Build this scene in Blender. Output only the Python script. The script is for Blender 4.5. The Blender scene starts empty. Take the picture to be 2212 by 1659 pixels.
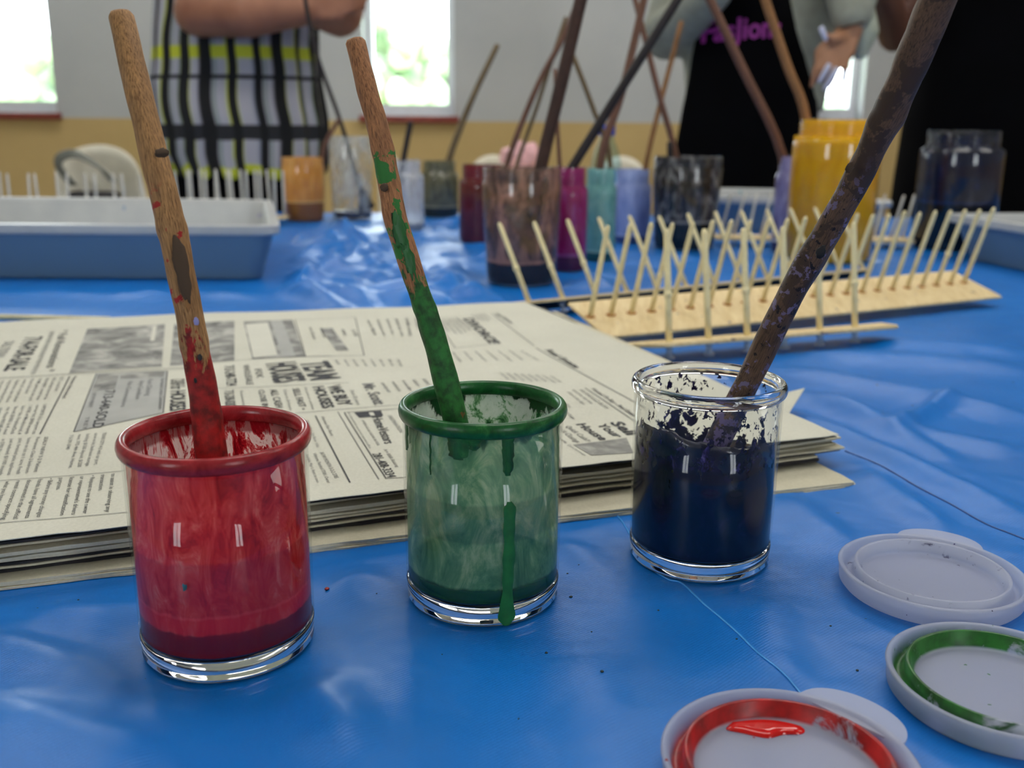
import bpy, bmesh, math, random
from mathutils import Vector, Matrix, noise
random.seed(7)
sc = bpy.context.scene
COL = sc.collection
R = math.radians
T = 0.75                       # height of the cloth covered table top

# ---------------------------------------------------------------- camera
F_PX, PITCH, ROLL, CAM_H = 2120.0, R(14.8), R(0.5), 0.1931
CAM = Vector((0, 0, T + CAM_H))
cp, sp, cr, sr = math.cos(PITCH), math.sin(PITCH), math.cos(ROLL), math.sin(ROLL)
_r, _u, _f = Vector((1, 0, 0)), Vector((0, sp, cp)), Vector((0, cp, -sp))
C_R = _r * cr + _u * sr
C_U = -_r * sr + _u * cr
cam_d = bpy.data.cameras.new('camera')
cam = bpy.data.objects.new('camera', cam_d)
COL.objects.link(cam)
M3 = Matrix((C_R, C_U, -_f)).transposed()
cam.matrix_world = Matrix.Translation(CAM) @ M3.to_4x4()
cam_d.sensor_width = 36.0
cam_d.lens = F_PX / 2212 * 36.0
cam_d.clip_start = 0.02
cam_d.dof.use_dof = True
cam_d.dof.focus_distance = 0.40
cam_d.dof.aperture_fstop = cam_d.lens / 3.0
sc.camera = cam

# ---------------------------------------------------------------- world, exposure
sc.view_settings.view_transform = 'Standard'
sc.view_settings.look = 'None'
sc.view_settings.exposure = 0.25
sc.view_settings.gamma = 1.0
sc.view_settings.use_curve_mapping = False
w = bpy.data.worlds.new('world'); sc.world = w
w.use_nodes = True
bg = w.node_tree.nodes['Background']
bg.inputs[0].default_value = (0.90, 0.96, 1.0, 1)
bg.inputs[1].default_value = 9.0
try:
    sc.cycles.sample_clamp_indirect = 6.0
    sc.cycles.max_bounces = 12
    sc.cycles.transparent_max_bounces = 24
    sc.cycles.transmission_bounces = 10
except Exception:
    pass

# ---------------------------------------------------------------- measuring helpers
def ray(u, v):
    return (_f + C_R * ((u - 1106) / F_PX) - C_U * ((v - 829.5) / F_PX))
def G(u, v, z=0.0):            # point of the photo on the level z above the table
    d = ray(u, v); t = (T + z - CAM.z) / d.z
    return CAM + d * t
def W(u, v, Y):                # point of the photo at distance Y into the room
    d = ray(u, v)
    return CAM + d * (Y / d.y)

# ---------------------------------------------------------------- object helpers
def tag(o, label=None, cat=None, group=None, kind=None):
    if label: o['label'] = label
    if cat: o['category'] = cat
    if group: o['group'] = group
    if kind: o['kind'] = kind
    return o
def empty(name, loc, label=None, cat=None, group=None, rz=0.0):
    o = bpy.data.objects.new(name, None); COL.objects.link(o)
    o.location = loc; o.rotation_euler = (0, 0, rz)
    o.empty_display_size = 0.05
    return tag(o, label, cat, group)
def link(name, me, mat, parent=None, loc=None, smooth=True):
    o = bpy.data.objects.new(name, me); COL.objects.link(o)
    mats = mat if isinstance(mat, (list, tuple)) else [mat]
    if not me.materials:
        for m in mats: me.materials.append(m)
    if parent is not None: o.parent = parent
    if loc is not None: o.location = loc
    if smooth:
        me.polygons.foreach_set('use_smooth', [True] * len(me.polygons))
    return o
def mesh(name, verts, faces, mat, parent=None, loc=None, smooth=True, mi=None):
    me = bpy.data.meshes.new(name)
    me.from_pydata([tuple(v) for v in verts], [], faces)
    o = link(name, me, mat, parent, loc, smooth)
    if mi: me.polygons.foreach_set('material_index', mi)
    me.update()
    return o
def frombm(name, bm, mat, parent=None, loc=None, smooth=False):
    me = bpy.data.meshes.new(name); bm.to_mesh(me); bm.free()
    return link(name, me, mat, parent, loc, smooth)
def copy_tree(o, parent=None):
    c = o.copy(); COL.objects.link(c); c.parent = parent
    for ch in list(o.children): copy_tree(ch, c)
    return c
def box(bm, x0, x1, y0, y1, z0, z1, bevel=0.0, mat=None):
    r = bmesh.ops.create_cube(bm, size=1.0, matrix=Matrix.Translation(((x0+x1)/2, (y0+y1)/2, (z0+z1)/2)) @ Matrix.Diagonal((abs(x1-x0), abs(y1-y0), abs(z1-z0), 1)))
    if bevel:
        es = set()
        for v in r['verts']:
            for e in v.link_edges: es.add(e)
        bmesh.ops.bevel(bm, geom=list(es), offset=bevel, segments=2, affect='EDGES', profile=0.5)
    return r
def lathe(prof, n=64, close=False, sq=0.0, wob=0.0):
    """prof: (r, z) list.  returns verts, faces.  sq > 0 squares the outline off"""
    vs, fs = [], []
    for (r, z) in prof:
        for i in range(n):
            a = 2 * math.pi * i / n
            k = 1.0
            if sq:
                k = 1 + sq * (1 / max(abs(math.cos(a)), abs(math.sin(a))) - 1)
            vs.append((r * k * math.cos(a), r * k * math.sin(a), z))
    m = len(prof)
    for j in range(m if close else m - 1):
        j2 = (j + 1) % m
        for i in range(n):
            i2 = (i + 1) % n
            fs.append((j * n + i, j * n + i2, j2 * n + i2, j2 * n + i))
    if not close:
        if prof[0][0] < 1e-4: pass
    return vs, fs
def lathe_obj(name, prof, mat, parent=None, n=64, close=False, cap=False, loc=None, sq=0.0):
    vs, fs = lathe(prof, n, close, sq)
    if cap:
        m = len(prof)
        fs.append(tuple(reversed(range(n))))
        fs.append(tuple((m - 1) * n + i for i in range(n)))
    o = mesh(name, vs, fs, mat, parent, loc)
    return o
def tube_geo(pts, rad, n=12, cap=True, noise_amp=0.0, seed=0.0, flat=None):
    """swept tube through pts; rad list; returns verts, faces"""
    vs, fs = [], []
    pts = [Vector(p) for p in pts]
    m = len(pts)
    t0 = (pts[1] - pts[0]).normalized()
    up = Vector((0, 0, 1)) if abs(t0.z) < 0.9 else Vector((1, 0, 0))
    nrm = (up - t0 * up.dot(t0)).normalized()
    for j, p in enumerate(pts):
        if j == 0: t = (pts[1] - pts[0])
        elif j == m - 1: t = (pts[-1] - pts[-2])
        else: t = (pts[j + 1] - pts[j - 1])
        t.normalize()
        nrm = (nrm - t * nrm.dot(t)).normalized()
        b = t.cross(nrm)
        r = rad[j] if isinstance(rad, (list, tuple)) else rad
        for i in range(n):
            a = 2 * math.pi * i / n
            k = 1.0
            if noise_amp:
                k += noise_amp * noise.noise(Vector((math.cos(a) * 1.6 + seed, math.sin(a) * 1.6, j * 0.23 + seed)))
            fl = flat if flat else 1.0
            vs.append(p + nrm * (math.cos(a) * r * k) + b * (math.sin(a) * r * k * fl))
    for j in range(m - 1):
        for i in range(n):
            i2 = (i + 1) % n
            fs.append((j * n + i, j * n + i2, (j + 1) * n + i2, (j + 1) * n + i))
    if cap:
        fs.append(tuple(reversed(range(n))))
        fs.append(tuple((m - 1) * n + i for i in range(n)))
    return vs, fs
def tube(name, pts, rad, mat, parent=None, n=12, **k):
    vs, fs = tube_geo(pts, rad, n, **k)
    return mesh(name, vs, fs, mat, parent)
def spline(pts, k=8):          # Catmull-Rom
    P = [Vector(p) for p in pts]
    P = [P[0] * 2 - P[1]] + P + [P[-1] * 2 - P[-2]]
    out = []
    for i in range(1, len(P) - 2):
        for j in range(k):
            t = j / k
            a, b, c, d = P[i-1], P[i], P[i+1], P[i+2]
            out.append(0.5 * ((2*b) + (c-a)*t + (2*a-5*b+4*c-d)*t*t + (3*b-3*c+d-a)*t*t*t))
    out.append(P[-2])
    return out
def lerp(a, b, t): return a + (b - a) * t
def sm(x, a, b):
    t = min(1, max(0, (x - a) / (b - a))); return t * t * (3 - 2 * t)

# ---------------------------------------------------------------- materials
def lin(r, g, b):
    f = lambda c: (c / 255 / 12.92) if c / 255 <= .04045 else ((c / 255 + .055) / 1.055) ** 2.4
    return (f(r), f(g), f(b), 1.0)
def newmat(name):
    m = bpy.data.materials.new(name); m.use_nodes = True
    nt = m.node_tree
    for n in list(nt.nodes): nt.nodes.remove(n)
    out = nt.nodes.new('ShaderNodeOutputMaterial')
    return m, nt, out
class NT:
    def __init__(s, nt): s.nt = nt
    def n(s, typ, **kw):
        nd = s.nt.nodes.new(typ)
        for k, v in kw.items():
            if k.startswith('i_'): 
                key = k[2:]
                nd.inputs[int(key) if key.isdigit() else key.replace('_', ' ')].default_value = v
            else: setattr(nd, k, v)
        return nd
    def l(s, a, b): s.nt.links.new(a, b)
    def coords(s, scale=(1, 1, 1), which='Object', rot=(0, 0, 0)):
        tc = s.n('ShaderNodeTexCoord'); mp = s.n('ShaderNodeMapping')
        mp.inputs['Scale'].default_value = scale
        mp.inputs['Rotation'].default_value = rot
        s.l(tc.outputs[which], mp.inputs['Vector']); return mp.outputs[0]
    def noise(s, vec, scale, detail=4, rough=.55, dist=0.0):
        x = s.n('ShaderNodeTexNoise'); x.inputs['Scale'].default_value = scale
        x.inputs['Detail'].default_value = detail; x.inputs['Roughness'].default_value = rough
        x.inputs['Distortion'].default_value = dist
        s.l(vec, x.inputs['Vector']); return x.outputs['Fac']
    def ramp(s, fac, stops, interp='LINEAR'):
        x = s.n('ShaderNodeValToRGB'); cr_ = x.color_ramp; cr_.interpolation = interp
        while len(cr_.elements) < len(stops): cr_.elements.new(0.5)
        for e, (p, c) in zip(cr_.elements, stops):
            e.position = p; e.color = c if len(c) == 4 else (*c, 1)
        s.l(fac, x.inputs[0]); return x.outputs[0]
    def math(s, op, a, b=None, clamp=False):
        x = s.n('ShaderNodeMath', operation=op); x.use_clamp = clamp
        for i, v in enumerate((a, b)):
            if v is None: continue
            if isinstance(v, (int, float)): x.inputs[i].default_value = v
            else: s.l(v, x.inputs[i])
        return x.outputs[0]
    def mix(s, fac, a, b, typ='MIX'):
        x = s.n('ShaderNodeMixRGB', blend_type=typ)
        for i, v in enumerate((fac, a, b)):
            if isinstance(v, (int, float)): x.inputs[i].default_value = v
            elif isinstance(v, tuple): x.inputs[i].default_value = v
            else: s.l(v, x.inputs[i])
        return x.outputs[0]
    def sep(s, vec):
        x = s.n('ShaderNodeSeparateXYZ'); s.l(vec, x.inputs[0]); return x.outputs
    def step(s, v, a, b):
        x = s.n('ShaderNodeMapRange'); x.interpolation_type = 'SMOOTHSTEP'
        x.inputs[1].default_value = a; x.inputs[2].default_value = b
        s.l(v, x.inputs[0]); return x.outputs[0]
    def bump(s, h, strength=.3, dist=.001):
        x = s.n('ShaderNodeBump'); x.inputs['Strength'].default_value = strength
        x.inputs['Distance'].default_value = dist; s.l(h, x.inputs['Height']); return x.outputs[0]
    def pbr(s, col=None, rough=.5, normal=None, **kw):
        x = s.n('ShaderNodeBsdfPrincipled')
        if isinstance(col, tuple): x.inputs['Base Color'].default_value = col
        elif col is not None: s.l(col, x.inputs['Base Color'])
        if isinstance(rough, (int, float)): x.inputs['Roughness'].default_value = rough
        else: s.l(rough, x.inputs['Roughness'])
        if normal is not None: s.l(normal, x.inputs['Normal'])
        for k, v in kw.items():
            key = k.replace('_', ' ')
            if isinstance(v, (int, float, tuple)): x.inputs[key].default_value = v
            else: s.l(v, x.inputs[key])
        return x.outputs[0]
def plain(name, rgb, rough=.5, var=0.06, scale=30, **kw):
    m, nt, out = newmat(name); N = NT(nt)
    c = lin(*rgb)
    f = N.noise(N.coords(), scale)
    d = tuple(min(1, x * (1 + var * 3)) for x in c[:3]) + (1,)
    e = tuple(x * (1 - var * 3) for x in c[:3]) + (1,)
    col = N.ramp(f, [(.3, e), (.7, d)])
    N.l(N.pbr(col, rough, **kw), out.inputs[0]); return m
def thin_glass(name, tint=(1, 1, 1, 1), refl=1.0):
    m, nt, out = newmat(name); N = NT(nt)
    tr = N.n('ShaderNodeBsdfTransparent'); tr.inputs[0].default_value = tint
    gl = N.n('ShaderNodeBsdfGlossy'); gl.inputs['Roughness'].default_value = 0.015
    lw = N.n('ShaderNodeLayerWeight'); lw.inputs[0].default_value = .5      # same on both faces
    fr = N.math('ADD', N.math('MULTIPLY', N.math('POWER', lw.outputs['Facing'], 5.0), .40), .028)
    mx = N.n('ShaderNodeMixShader')
    N.l(N.math('MULTIPLY', fr, refl), mx.inputs[0]); N.l(tr.outputs[0], mx.inputs[1]); N.l(gl.outputs[0], mx.inputs[2])
    N.l(mx.outputs[0], out.inputs[0]); return m
def solid_glass(name, tint=(1, 1, 1, 1), rough=0.0, ior=1.48):
    m, nt, out = newmat(name); N = NT(nt)
    N.l(N.pbr(tint, rough, Transmission_Weight=1.0, IOR=ior), out.inputs[0]); return m
def frosted(name, rgb, alpha=.75, rough=.35):
    m, nt, out = newmat(name); N = NT(nt)
    p = N.pbr(lin(*rgb), rough, Subsurface_Weight=0.0)
    tl = N.n('ShaderNodeBsdfTranslucent'); tl.inputs[0].default_value = lin(*rgb)
    tr = N.n('ShaderNodeBsdfTransparent')
    a = N.n('ShaderNodeMixShader'); a.inputs[0].default_value = .35
    N.l(p, a.inputs[1]); N.l(tl.outputs[0], a.inputs[2])
    b = N.n('ShaderNodeMixShader'); b.inputs[0].default_value = alpha
    N.l(tr.outputs[0], b.inputs[1]); N.l(a.outputs[0], b.inputs[2])
    N.l(b.outputs[0], out.inputs[0]); return m
MAT = {}
MAT['glass'] = thin_glass('clear_jar_glass', (.985, .99, .985, 1))
MAT['solid_glass'] = solid_glass('thick_glass')

# ================================================================ THE ROOM
Y_WALL = 4.55
X0, X1, Y0, Y1, ZC = -3.4, 3.6, -2.2, Y_WALL, 2.75
def wall_mat():
    m, nt, out = newmat('painted_wall_two_tone'); N = NT(nt)
    geo = N.n('ShaderNodeNewGeometry'); z = N.sep(geo.outputs['Position'])[2]
    f = N.noise(geo.outputs['Position'], 3.0)
    st = N.step(z, WAIN - .003, WAIN + .003)
    up = N.ramp(f, [(.3, lin(174, 178, 180)), (.7, lin(184, 187, 188))])
    lo = N.ramp(f, [(.3, lin(184, 158, 104)), (.7, lin(194, 168, 114))])
    fine = N.noise(geo.outputs['Position'], 220, 3)
    N.l(N.pbr(N.mix(st, lo, up), .75, N.bump(fine, .25, .0008)), out.inputs[0]); return m
WAIN = W(1000, 262, Y_WALL).z
MAT['wall'] = wall_mat()
MAT['ceiling'] = plain('white_ceiling_panels', (225, 225, 220), .9, .02, 8)
def floor_mat():
    m, nt, out = newmat('vinyl_floor_tiles'); N = NT(nt)
    co = N.coords()
    br = N.n('ShaderNodeTexBrick'); br.offset = 0.0
    br.inputs['Scale'].default_value = 1.0
    br.inputs['Brick Width'].default_value = .3048; br.inputs['Row Height'].default_value = .3048
    br.inputs['Mortar Size'].default_value = .002
    br.inputs['Color1'].default_value = lin(170, 160, 145); br.inputs['Color2'].default_value = lin(160, 150, 136)
    br.inputs['Mortar'].default_value = lin(110, 102, 92)
    N.l(co, br.inputs['Vector'])
    sp_ = N.noise(co, 60, 6)
    N.l(N.pbr(N.mix(.25, br.outputs[0], N.ramp(sp_, [(.4, lin(120, 112, 100)), (.6, lin(190, 182, 168))])), .35), out.inputs[0]); return m
MAT['floor'] = floor_mat()
def slab(name, x0, x1, y0, y1, z0, z1, m):
    bm = bmesh.new(); box(bm, x0, x1, y0, y1, z0, z1)
    return tag(frombm(name, bm, m), kind='structure')
slab('floor', X0, X1, Y0, Y1 + .2, -.1, 0, MAT['floor'])
slab('ceiling', X0, X1, Y0, Y1 + .2, ZC, ZC + .1, MAT['ceiling'])
slab('wall_left', X0 - .15, X0, Y0, Y1 + .2, 0, ZC, MAT['wall'])
slab('wall_right', X1, X1 + .15, Y0, Y1 + .2, 0, ZC, MAT['wall'])
bm = bmesh.new()             # wall behind the photographer; unseen window openings added to light the foreground
fo = [(-2.5, -1.75), (1.5, 2.15)]
xs = [X0] + [q for ab in fo for q in ab] + [X1]
for i in range(0, len(xs), 2): box(bm, xs[i], xs[i+1], Y0 - .15, Y0, 0, ZC)
for a, b in fo:
    box(bm, a, b, Y0 - .15, Y0, 0, .95); box(bm, a, b, Y0 - .15, Y0, 2.3, ZC)
tag(frombm('wall_front', bm, MAT['wall']), kind='structure')
# back wall with three window openings
ZSILL = W(880, 250, Y_WALL).z
ZHEAD = 2.25
op = []
for (a, b) in ((-190, 124), (787, 982), (1768, 1862)):
    op.append((W(a, 250, Y_WALL).x, W(b, 250, Y_WALL).x))
bm = bmesh.new()
xs = [X0]
for a, b in op: xs += [a, b]
xs.append(X1)
TH = .16
for i in range(0, len(xs), 2):
    box(bm, xs[i], xs[i+1], Y1, Y1 + TH, 0, ZC)
for a, b in op:
    box(bm, a, b, Y1, Y1 + TH, 0, ZSILL)
    box(bm, a, b, Y1, Y1 + TH, ZHEAD, ZC)
tag(frombm('wall_back', bm, MAT['wall']), kind='structure')
MAT['frame'] = plain('white_window_frame', (225, 228, 235), .4, .01)
MAT['sill'] = plain('brick_red_sill', (126, 52, 40), .5, .06)
MAT['pane'] = thin_glass('window_pane', (.97, .99, .98, 1), .6)
for i, (a, b) in enumerate(op):
    bm = bmesh.new()
    y0, y1 = Y1 + .09, Y1 + .13
    fw = .035
    box(bm, a, a + fw, y0, y1, ZSILL, ZHEAD); box(bm, b - fw, b, y0, y1, ZSILL, ZHEAD)
    box(bm, a + fw, b - fw, y0, y1, ZSILL, ZSILL + .05); box(bm, a + fw, b - fw, y0, y1, ZHEAD - fw, ZHEAD)
    box(bm, a + fw, b - fw, y0 + .002, y1 - .002, 1.62, 1.65)
    win = tag(frombm('window_%d' % (i + 1), bm, MAT['frame']), kind='structure')
    bm = bmesh.new(); box(bm, a + fw, b - fw, Y1 + .108, Y1 + .112, ZSILL + .05, ZHEAD - fw)
    frombm('pane', bm, MAT['pane'], win)
    bm = bmesh.new(); box(bm, a - .02, b + .02, Y1 - .035, Y1 + .09, ZSILL - .03, ZSILL, .003)
    frombm('sill', bm, MAT['sill'], win)
for i, (a, b) in enumerate(fo):  # frames for the added openings behind the camera, which only bring frontal light
    bm = bmesh.new(); y0, y1 = Y0 - .11, Y0 - .07
    box(bm, a, a + .04, y0, y1, .95, 2.3); box(bm, b - .04, b, y0, y1, .95, 2.3); box(bm, a + .04, b - .04, y0, y1, .95, .99); box(bm, a + .04, b - .04, y0, y1, 2.26, 2.3)
    box(bm, (a + b) / 2 - .02, (a + b) / 2 + .02, y0 + .002, y1 - .002, .99, 2.26)
    tag(frombm('window_%d' % (i + 4), bm, MAT['frame']), kind='structure')
bm = bmesh.new(); box(bm, X0, X1, Y1 - .012, Y1, 0, .1)
tag(frombm('baseboard_back', bm, MAT['sill']), kind='structure')
# outdoors: lawn and trees seen through the panes
MAT['lawn'] = plain('pale_lawn', (150, 175, 110), .9, .1, 3)  # pale green, tone varies at random
bm = bmesh.new(); box(bm, -14, 16, Y1 + .3, 26, -.35, -.25)
tag(frombm('lawn', bm, MAT['lawn']), 'pale green lawn outside beyond the windows', 'lawn')
def tree_mat():
    m, nt, out = newmat('tree_leaves'); N = NT(nt)
    f = N.noise(N.coords(), 4, 5)
    N.l(N.pbr(N.ramp(f, [(.35, lin(120, 145, 120)), (.65, lin(186, 202, 170))]), .8), out.inputs[0]); return m
MAT['leaves'] = tree_mat(); MAT['trunk'] = plain('tree_trunk', (110, 95, 80), .9)
def tree(x, y, h, r, label):
    rt = empty('tree', (x, y, -.25), label, 'tree', 'trees outside the windows')
    bm = bmesh.new()
    for k in range(46):
        a = random.uniform(0, 6.28); rr = r * math.sqrt(random.random()); zz = random.uniform(h * .48, h)
        s = r * random.uniform(.22, .42)
        bmesh.ops.create_icosphere(bm, subdivisions=2, radius=s, matrix=Matrix.Translation((rr * math.cos(a), rr * math.sin(a), zz)))
    for v in bm.verts:
        v.co += v.co.normalized() * noise.noise(v.co * 3.5) * .18
    frombm('crown', bm, MAT['leaves'], rt, smooth=True)
    tube('trunk', [(0, 0, 0), (0.03, 0, h * .3), (0, 0, h * .7)], [.14, .11, .06], MAT['trunk'], rt)
tree(-1.75, 14.0, 2.5, .62, 'low bushy tree seen through the left part of the middle window')
tree(-1.15, 16.5, 2.5, .60, 'bushy tree seen through the right part of the middle window')
tree(5.2, 15.0, 1.5, .7, 'bushy tree seen through the small right window behind the hand')
tree(-7.4, 15.5, 2.2, 1.4, 'bushy tree seen low through the left window')
# ceiling lights (fluorescent troffers, above the frame)
def lamp_mat():
    m, nt, out = newmat('lit_diffuser'); N = NT(nt)
    e = N.n('ShaderNodeEmission'); e.inputs[0].default_value = (1, .97, .92, 1); e.inputs[1].default_value = 5.5
    N.l(e.outputs[0], out.inputs[0]); return m
MAT['diffuser'] = lamp_mat(); MAT['white_metal'] = plain('white_enamel', (235, 235, 232), .4, .01)
for (x, y, lab) in ((-1.35, 1.35, 'fluorescent ceiling light panel above the left side of the table'),
                    (1.2, 2.6, 'fluorescent ceiling light panel above the right end of the table'),
                    (-1.6, 3.6, 'fluorescent ceiling light panel near the left window'),
                    (0.35, .75, 'fluorescent ceiling light panel right above the glass jars'),
                    (0.3, 3.3, 'fluorescent ceiling light panel above the people'),
                    (2.3, .9, 'fluorescent ceiling light panel near the right wall')):
    rt = empty('ceiling_light', (x, y, ZC), lab, 'ceiling light', 'ceiling light panels')
    bm = bmesh.new()
    for (a, b, c, d) in ((-.62, .62, -.32, -.29), (-.62, .62, .29, .32), (-.62, -.59, -.29, .29), (.59, .62, -.29, .29)):
        box(bm, a, b, c, d, -.02, 0)
    frombm('frame', bm, MAT['white_metal'], rt)
    bm = bmesh.new(); box(bm, -.59, .59, -.29, .29, -.012, -.004)
    frombm('diffuser', bm, MAT['diffuser'], rt)

# ================================================================ TABLE AND CLOTH
TX0, TX1, TY0, TY1 = -1.45, 1.5, 0.06, 2.2
MAT['table'] = plain('folding_table_top', (205, 200, 190), .5, .03)
MAT['steel'] = plain('grey_tube_steel', (120, 120, 122), .35, .02, Metallic=.8)
tb = empty('folding_table', ((TX0 + TX1) / 2, (TY0 + TY1) / 2, 0), 'long folding table hidden under the blue plastic cover', 'table')
cx, cy = tb.location.x, tb.location.y
bm = bmesh.new(); box(bm, TX0 - cx, TX1 - cx, TY0 - cy, TY1 - cy, T - .05, T - .008, .006)
frombm('tabletop', bm, MAT['table'], tb)
for sx in (-1, 1):
    for sy in (-1, 1):
        x, y = sx * 1.25, sy * .85
        tube('leg', [(x, y, T - .052), (x, y, .0)], .014, MAT['steel'], tb, n=14)

# wrinkles of the cloth: ridges given by end points on the table
RID = []
def ridge(u0, v0, u1, v1, h, wd, h1=None):
    a, b = G(u0, v0), G(u1, v1)
    RID.append((a.x, a.y, b.x, b.y, h, wd, h if h1 is None else h1))
# fan of folds right of the newspapers
ridge(1700, 800, 2212, 900, .007, .014); ridge(1780, 870, 2060, 1000, .006, .011)
ridge(1720, 900, 2212, 1120, .0075, .010); ridge(1830, 1000, 2030, 1140, .006, .009)
ridge(1690, 850, 1960, 925, .006, .011); ridge(1925, 935, 2050, 865, .008, .006)
ridge(1700, 1080, 1850, 1200, .004, .010); ridge(1640, 1290, 1700, 1500, .0035, .014)
ridge(1730, 770, 2212, 800, .008, .020); ridge(1880, 740, 2212, 760, .006, .016)
ridge(1950, 930, 2212, 980, .005, .012); ridge(1400, 790, 1650, 850, .005, .012)
ridge(-60, 1385, 330, 1500, .006, .012); ridge(-60, 1540, 340, 1650, .006, .014); ridge(640, 1480, 780, 1640, .004, .010)
ridge(690, 1450, 800, 1600, .004, .012); ridge(820, 1240, 880, 1310, .0045, .007); ridge(690, 1300, 800, 1245, .004, .009)
ridge(80, 1320, 300, 1345, .003, .012); ridge(1250, 1420, 1330, 1600, .003, .016); ridge(1200, 1180, 1330, 1215, .003, .010)
ridge(600, 610, 900, 560, .010, .014); ridge(610, 640, 860, 520, .010, .012); ridge(760, 640, 1000, 600, .010, .012); ridge(640, 560, 760, 500, .010, .014)
# crumpled area behind the newspapers
rr_ = random.Random(3)
for k in range(64):
    u = rr_.uniform(560, 1050); v = rr_.uniform(475, 650)
    a = rr_.choice((rr_.uniform(-.5, .2), rr_.uniform(.2, .9)))
    L = rr_.uniform(35, 160)
    ridge(u, v, u + L * math.cos(a), v + L * .45 * math.sin(a), rr_.uniform(.004, .012), rr_.uniform(.007, .016))
for k in range(26):
    u = rr_.uniform(1050, 1950); v = rr_.uniform(500, 640)
    L = rr_.uniform(60, 200)
    ridge(u, v, u + L, v + rr_.uniform(-12, 20), rr_.uniform(.003, .007), rr_.uniform(.008, .016))
for k in range(9):
    u = rr_.uniform(60, 500)
    ridge(u, rr_.uniform(625, 645), u + 120, rr_.uniform(628, 650), .002, .01)
FLATS = []                      # (x, y, r) places where something presses the cloth flat
def flat(x, y, r): FLATS.append((x, y, r))
for (x, y) in ((-.1077, .3402), (-.0117, .3826), (.0876, .4227)): flat(x, y, .034)
for (x, y) in ((.182, .388), (.170, .303), (.084, .256)): flat(x, y, .038)
def cloth_z(x, y):
    z = 0.0012 * (noise.noise(Vector((x * 9, y * 9, 1.3))) + .5) + .0006 * noise.noise(Vector((x * 34, y * 26, 4)))
    for (ax, ay, bx, by, h, wd, h1) in RIDN(x, y):
        dx, dy = bx - ax, by - ay
        L2 = dx * dx + dy * dy
        t = ((x - ax) * dx + (y - ay) * dy) / L2
        tc_ = min(1, max(0, t))
        px, py = ax + dx * tc_, ay + dy * tc_
        side = (dx * (y - ay) - dy * (x - ax)) / math.sqrt(L2)
        d = math.hypot(x - px, y - py)
        wv = wd * (1.5 if side < 0 else .75)
        if d < wv * 3:
            z += lerp(h, h1, tc_) * math.exp(-(d / wv) ** 2) * (1 - abs(2 * tc_ - 1) ** 4 * .7)
    k = 1.0
    for (fx, fy, fr) in FLATS:
        d = math.hypot(x - fx, y - fy)
        k = min(k, sm(d, fr, fr + .03))
    for (q) in FQUADS:
        k = min(k, quad_fade(x, y, q))
    return z * k
FQUADS = []
def quad_fade(x, y, q):         # 0 inside the convex quad, 1 from 3 cm outside
    dm = -1e9
    for i in range(len(q)):
        ax, ay = q[i]; bx, by = q[(i + 1) % len(q)]
        L = math.hypot(bx - ax, by - ay)
        dm = max(dm, ((x - ax) * (by - ay) - (y - ay) * (bx - ax)) / L)
    return sm(dm, 0, .03)
def RIDN(x, y):
    c = CELL.get((int(x * 10 + 100), int(y * 10)), ())
    return c
CELL = {}
for r_ in RID:
    m_ = r_[5] * 5
    for i in range(int((min(r_[0], r_[2]) - m_) * 10 + 100), int((max(r_[0], r_[2]) + m_) * 10 + 101)):
        for j in range(int((min(r_[1], r_[3]) - m_) * 10), int((max(r_[1], r_[3]) + m_) * 10 + 1)):
            CELL.setdefault((i, j), []).append(r_)
# places of everything that stands on the cloth
NA, NB_, NC, ND = (-.52, .262), (.19, .542), (.012, .965), (-.66, .775)   # newspaper corners
FQUADS.append([NA, NB_, NC, ND])
FQUADS.append([(-.90, 1.19), (-.29, 1.20), (-.39, 1.66), (-1.0, 1.68)])
FQUADS.append([(.74, 1.01), (1.32, 1.06), (1.28, 1.62), (.66, 1.55)])
FQUADS.append([(.36, 1.84), (.58, 1.82), (.60, 2.14), (.38, 2.16)])
FQUADS.append([tuple(G(*q)[:2]) for q in ((1340, 752), (2185, 655), (2075, 575), (1100, 655))])
FQUADS.append([tuple(G(*q)[:2]) for q in ((1530, 545), (1990, 552), (1985, 515), (1535, 510))])
FQUADS.append([(-1.1, 1.83), (-.66, 1.83), (-.66, 1.94), (-1.1, 1.94)])
FQUADS.append([(-.66, 1.88), (-.40, 1.88), (-.40, 1.98), (-.66, 1.98)])
JARS = [  # name key, centre px u, front base px v, width px, top px v
 ('brown', 1125, 625, 178, 357), ('dark_red', 1042, 530, 104, 352), ('magenta', 1222, 590, 92, 358), ('teal', 1292, 567, 74, 360),
 ('lavender', 1362, 528, 84, 362), ('black', 1476, 545, 150, 335), ('lilac', 1696, 550, 66, 335), ('yellow', 1784, 572, 180, 256),
 ('blue', 2052, 546, 158, 282), ('olive', 950, 472, 84, 345), ('clear_small', 873, 502, 92, 343), ('clear_big', 762, 478, 96, 292),
 ('amber', 660, 482, 92, 337)]
JD = {}
for (k, u, v, wpx, vt) in JARS:
    p = G(u, v)
    rad = wpx * (p - CAM).length / F_PX / 2 * .99
    c = p + Vector((p.x, p.y, 0)).normalized() * rad
    top = W(u, vt, c.y + rad * .55).z - T
    JD[k] = (c.x, c.y, rad, top)
    flat(c.x, c.y, rad)

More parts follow.
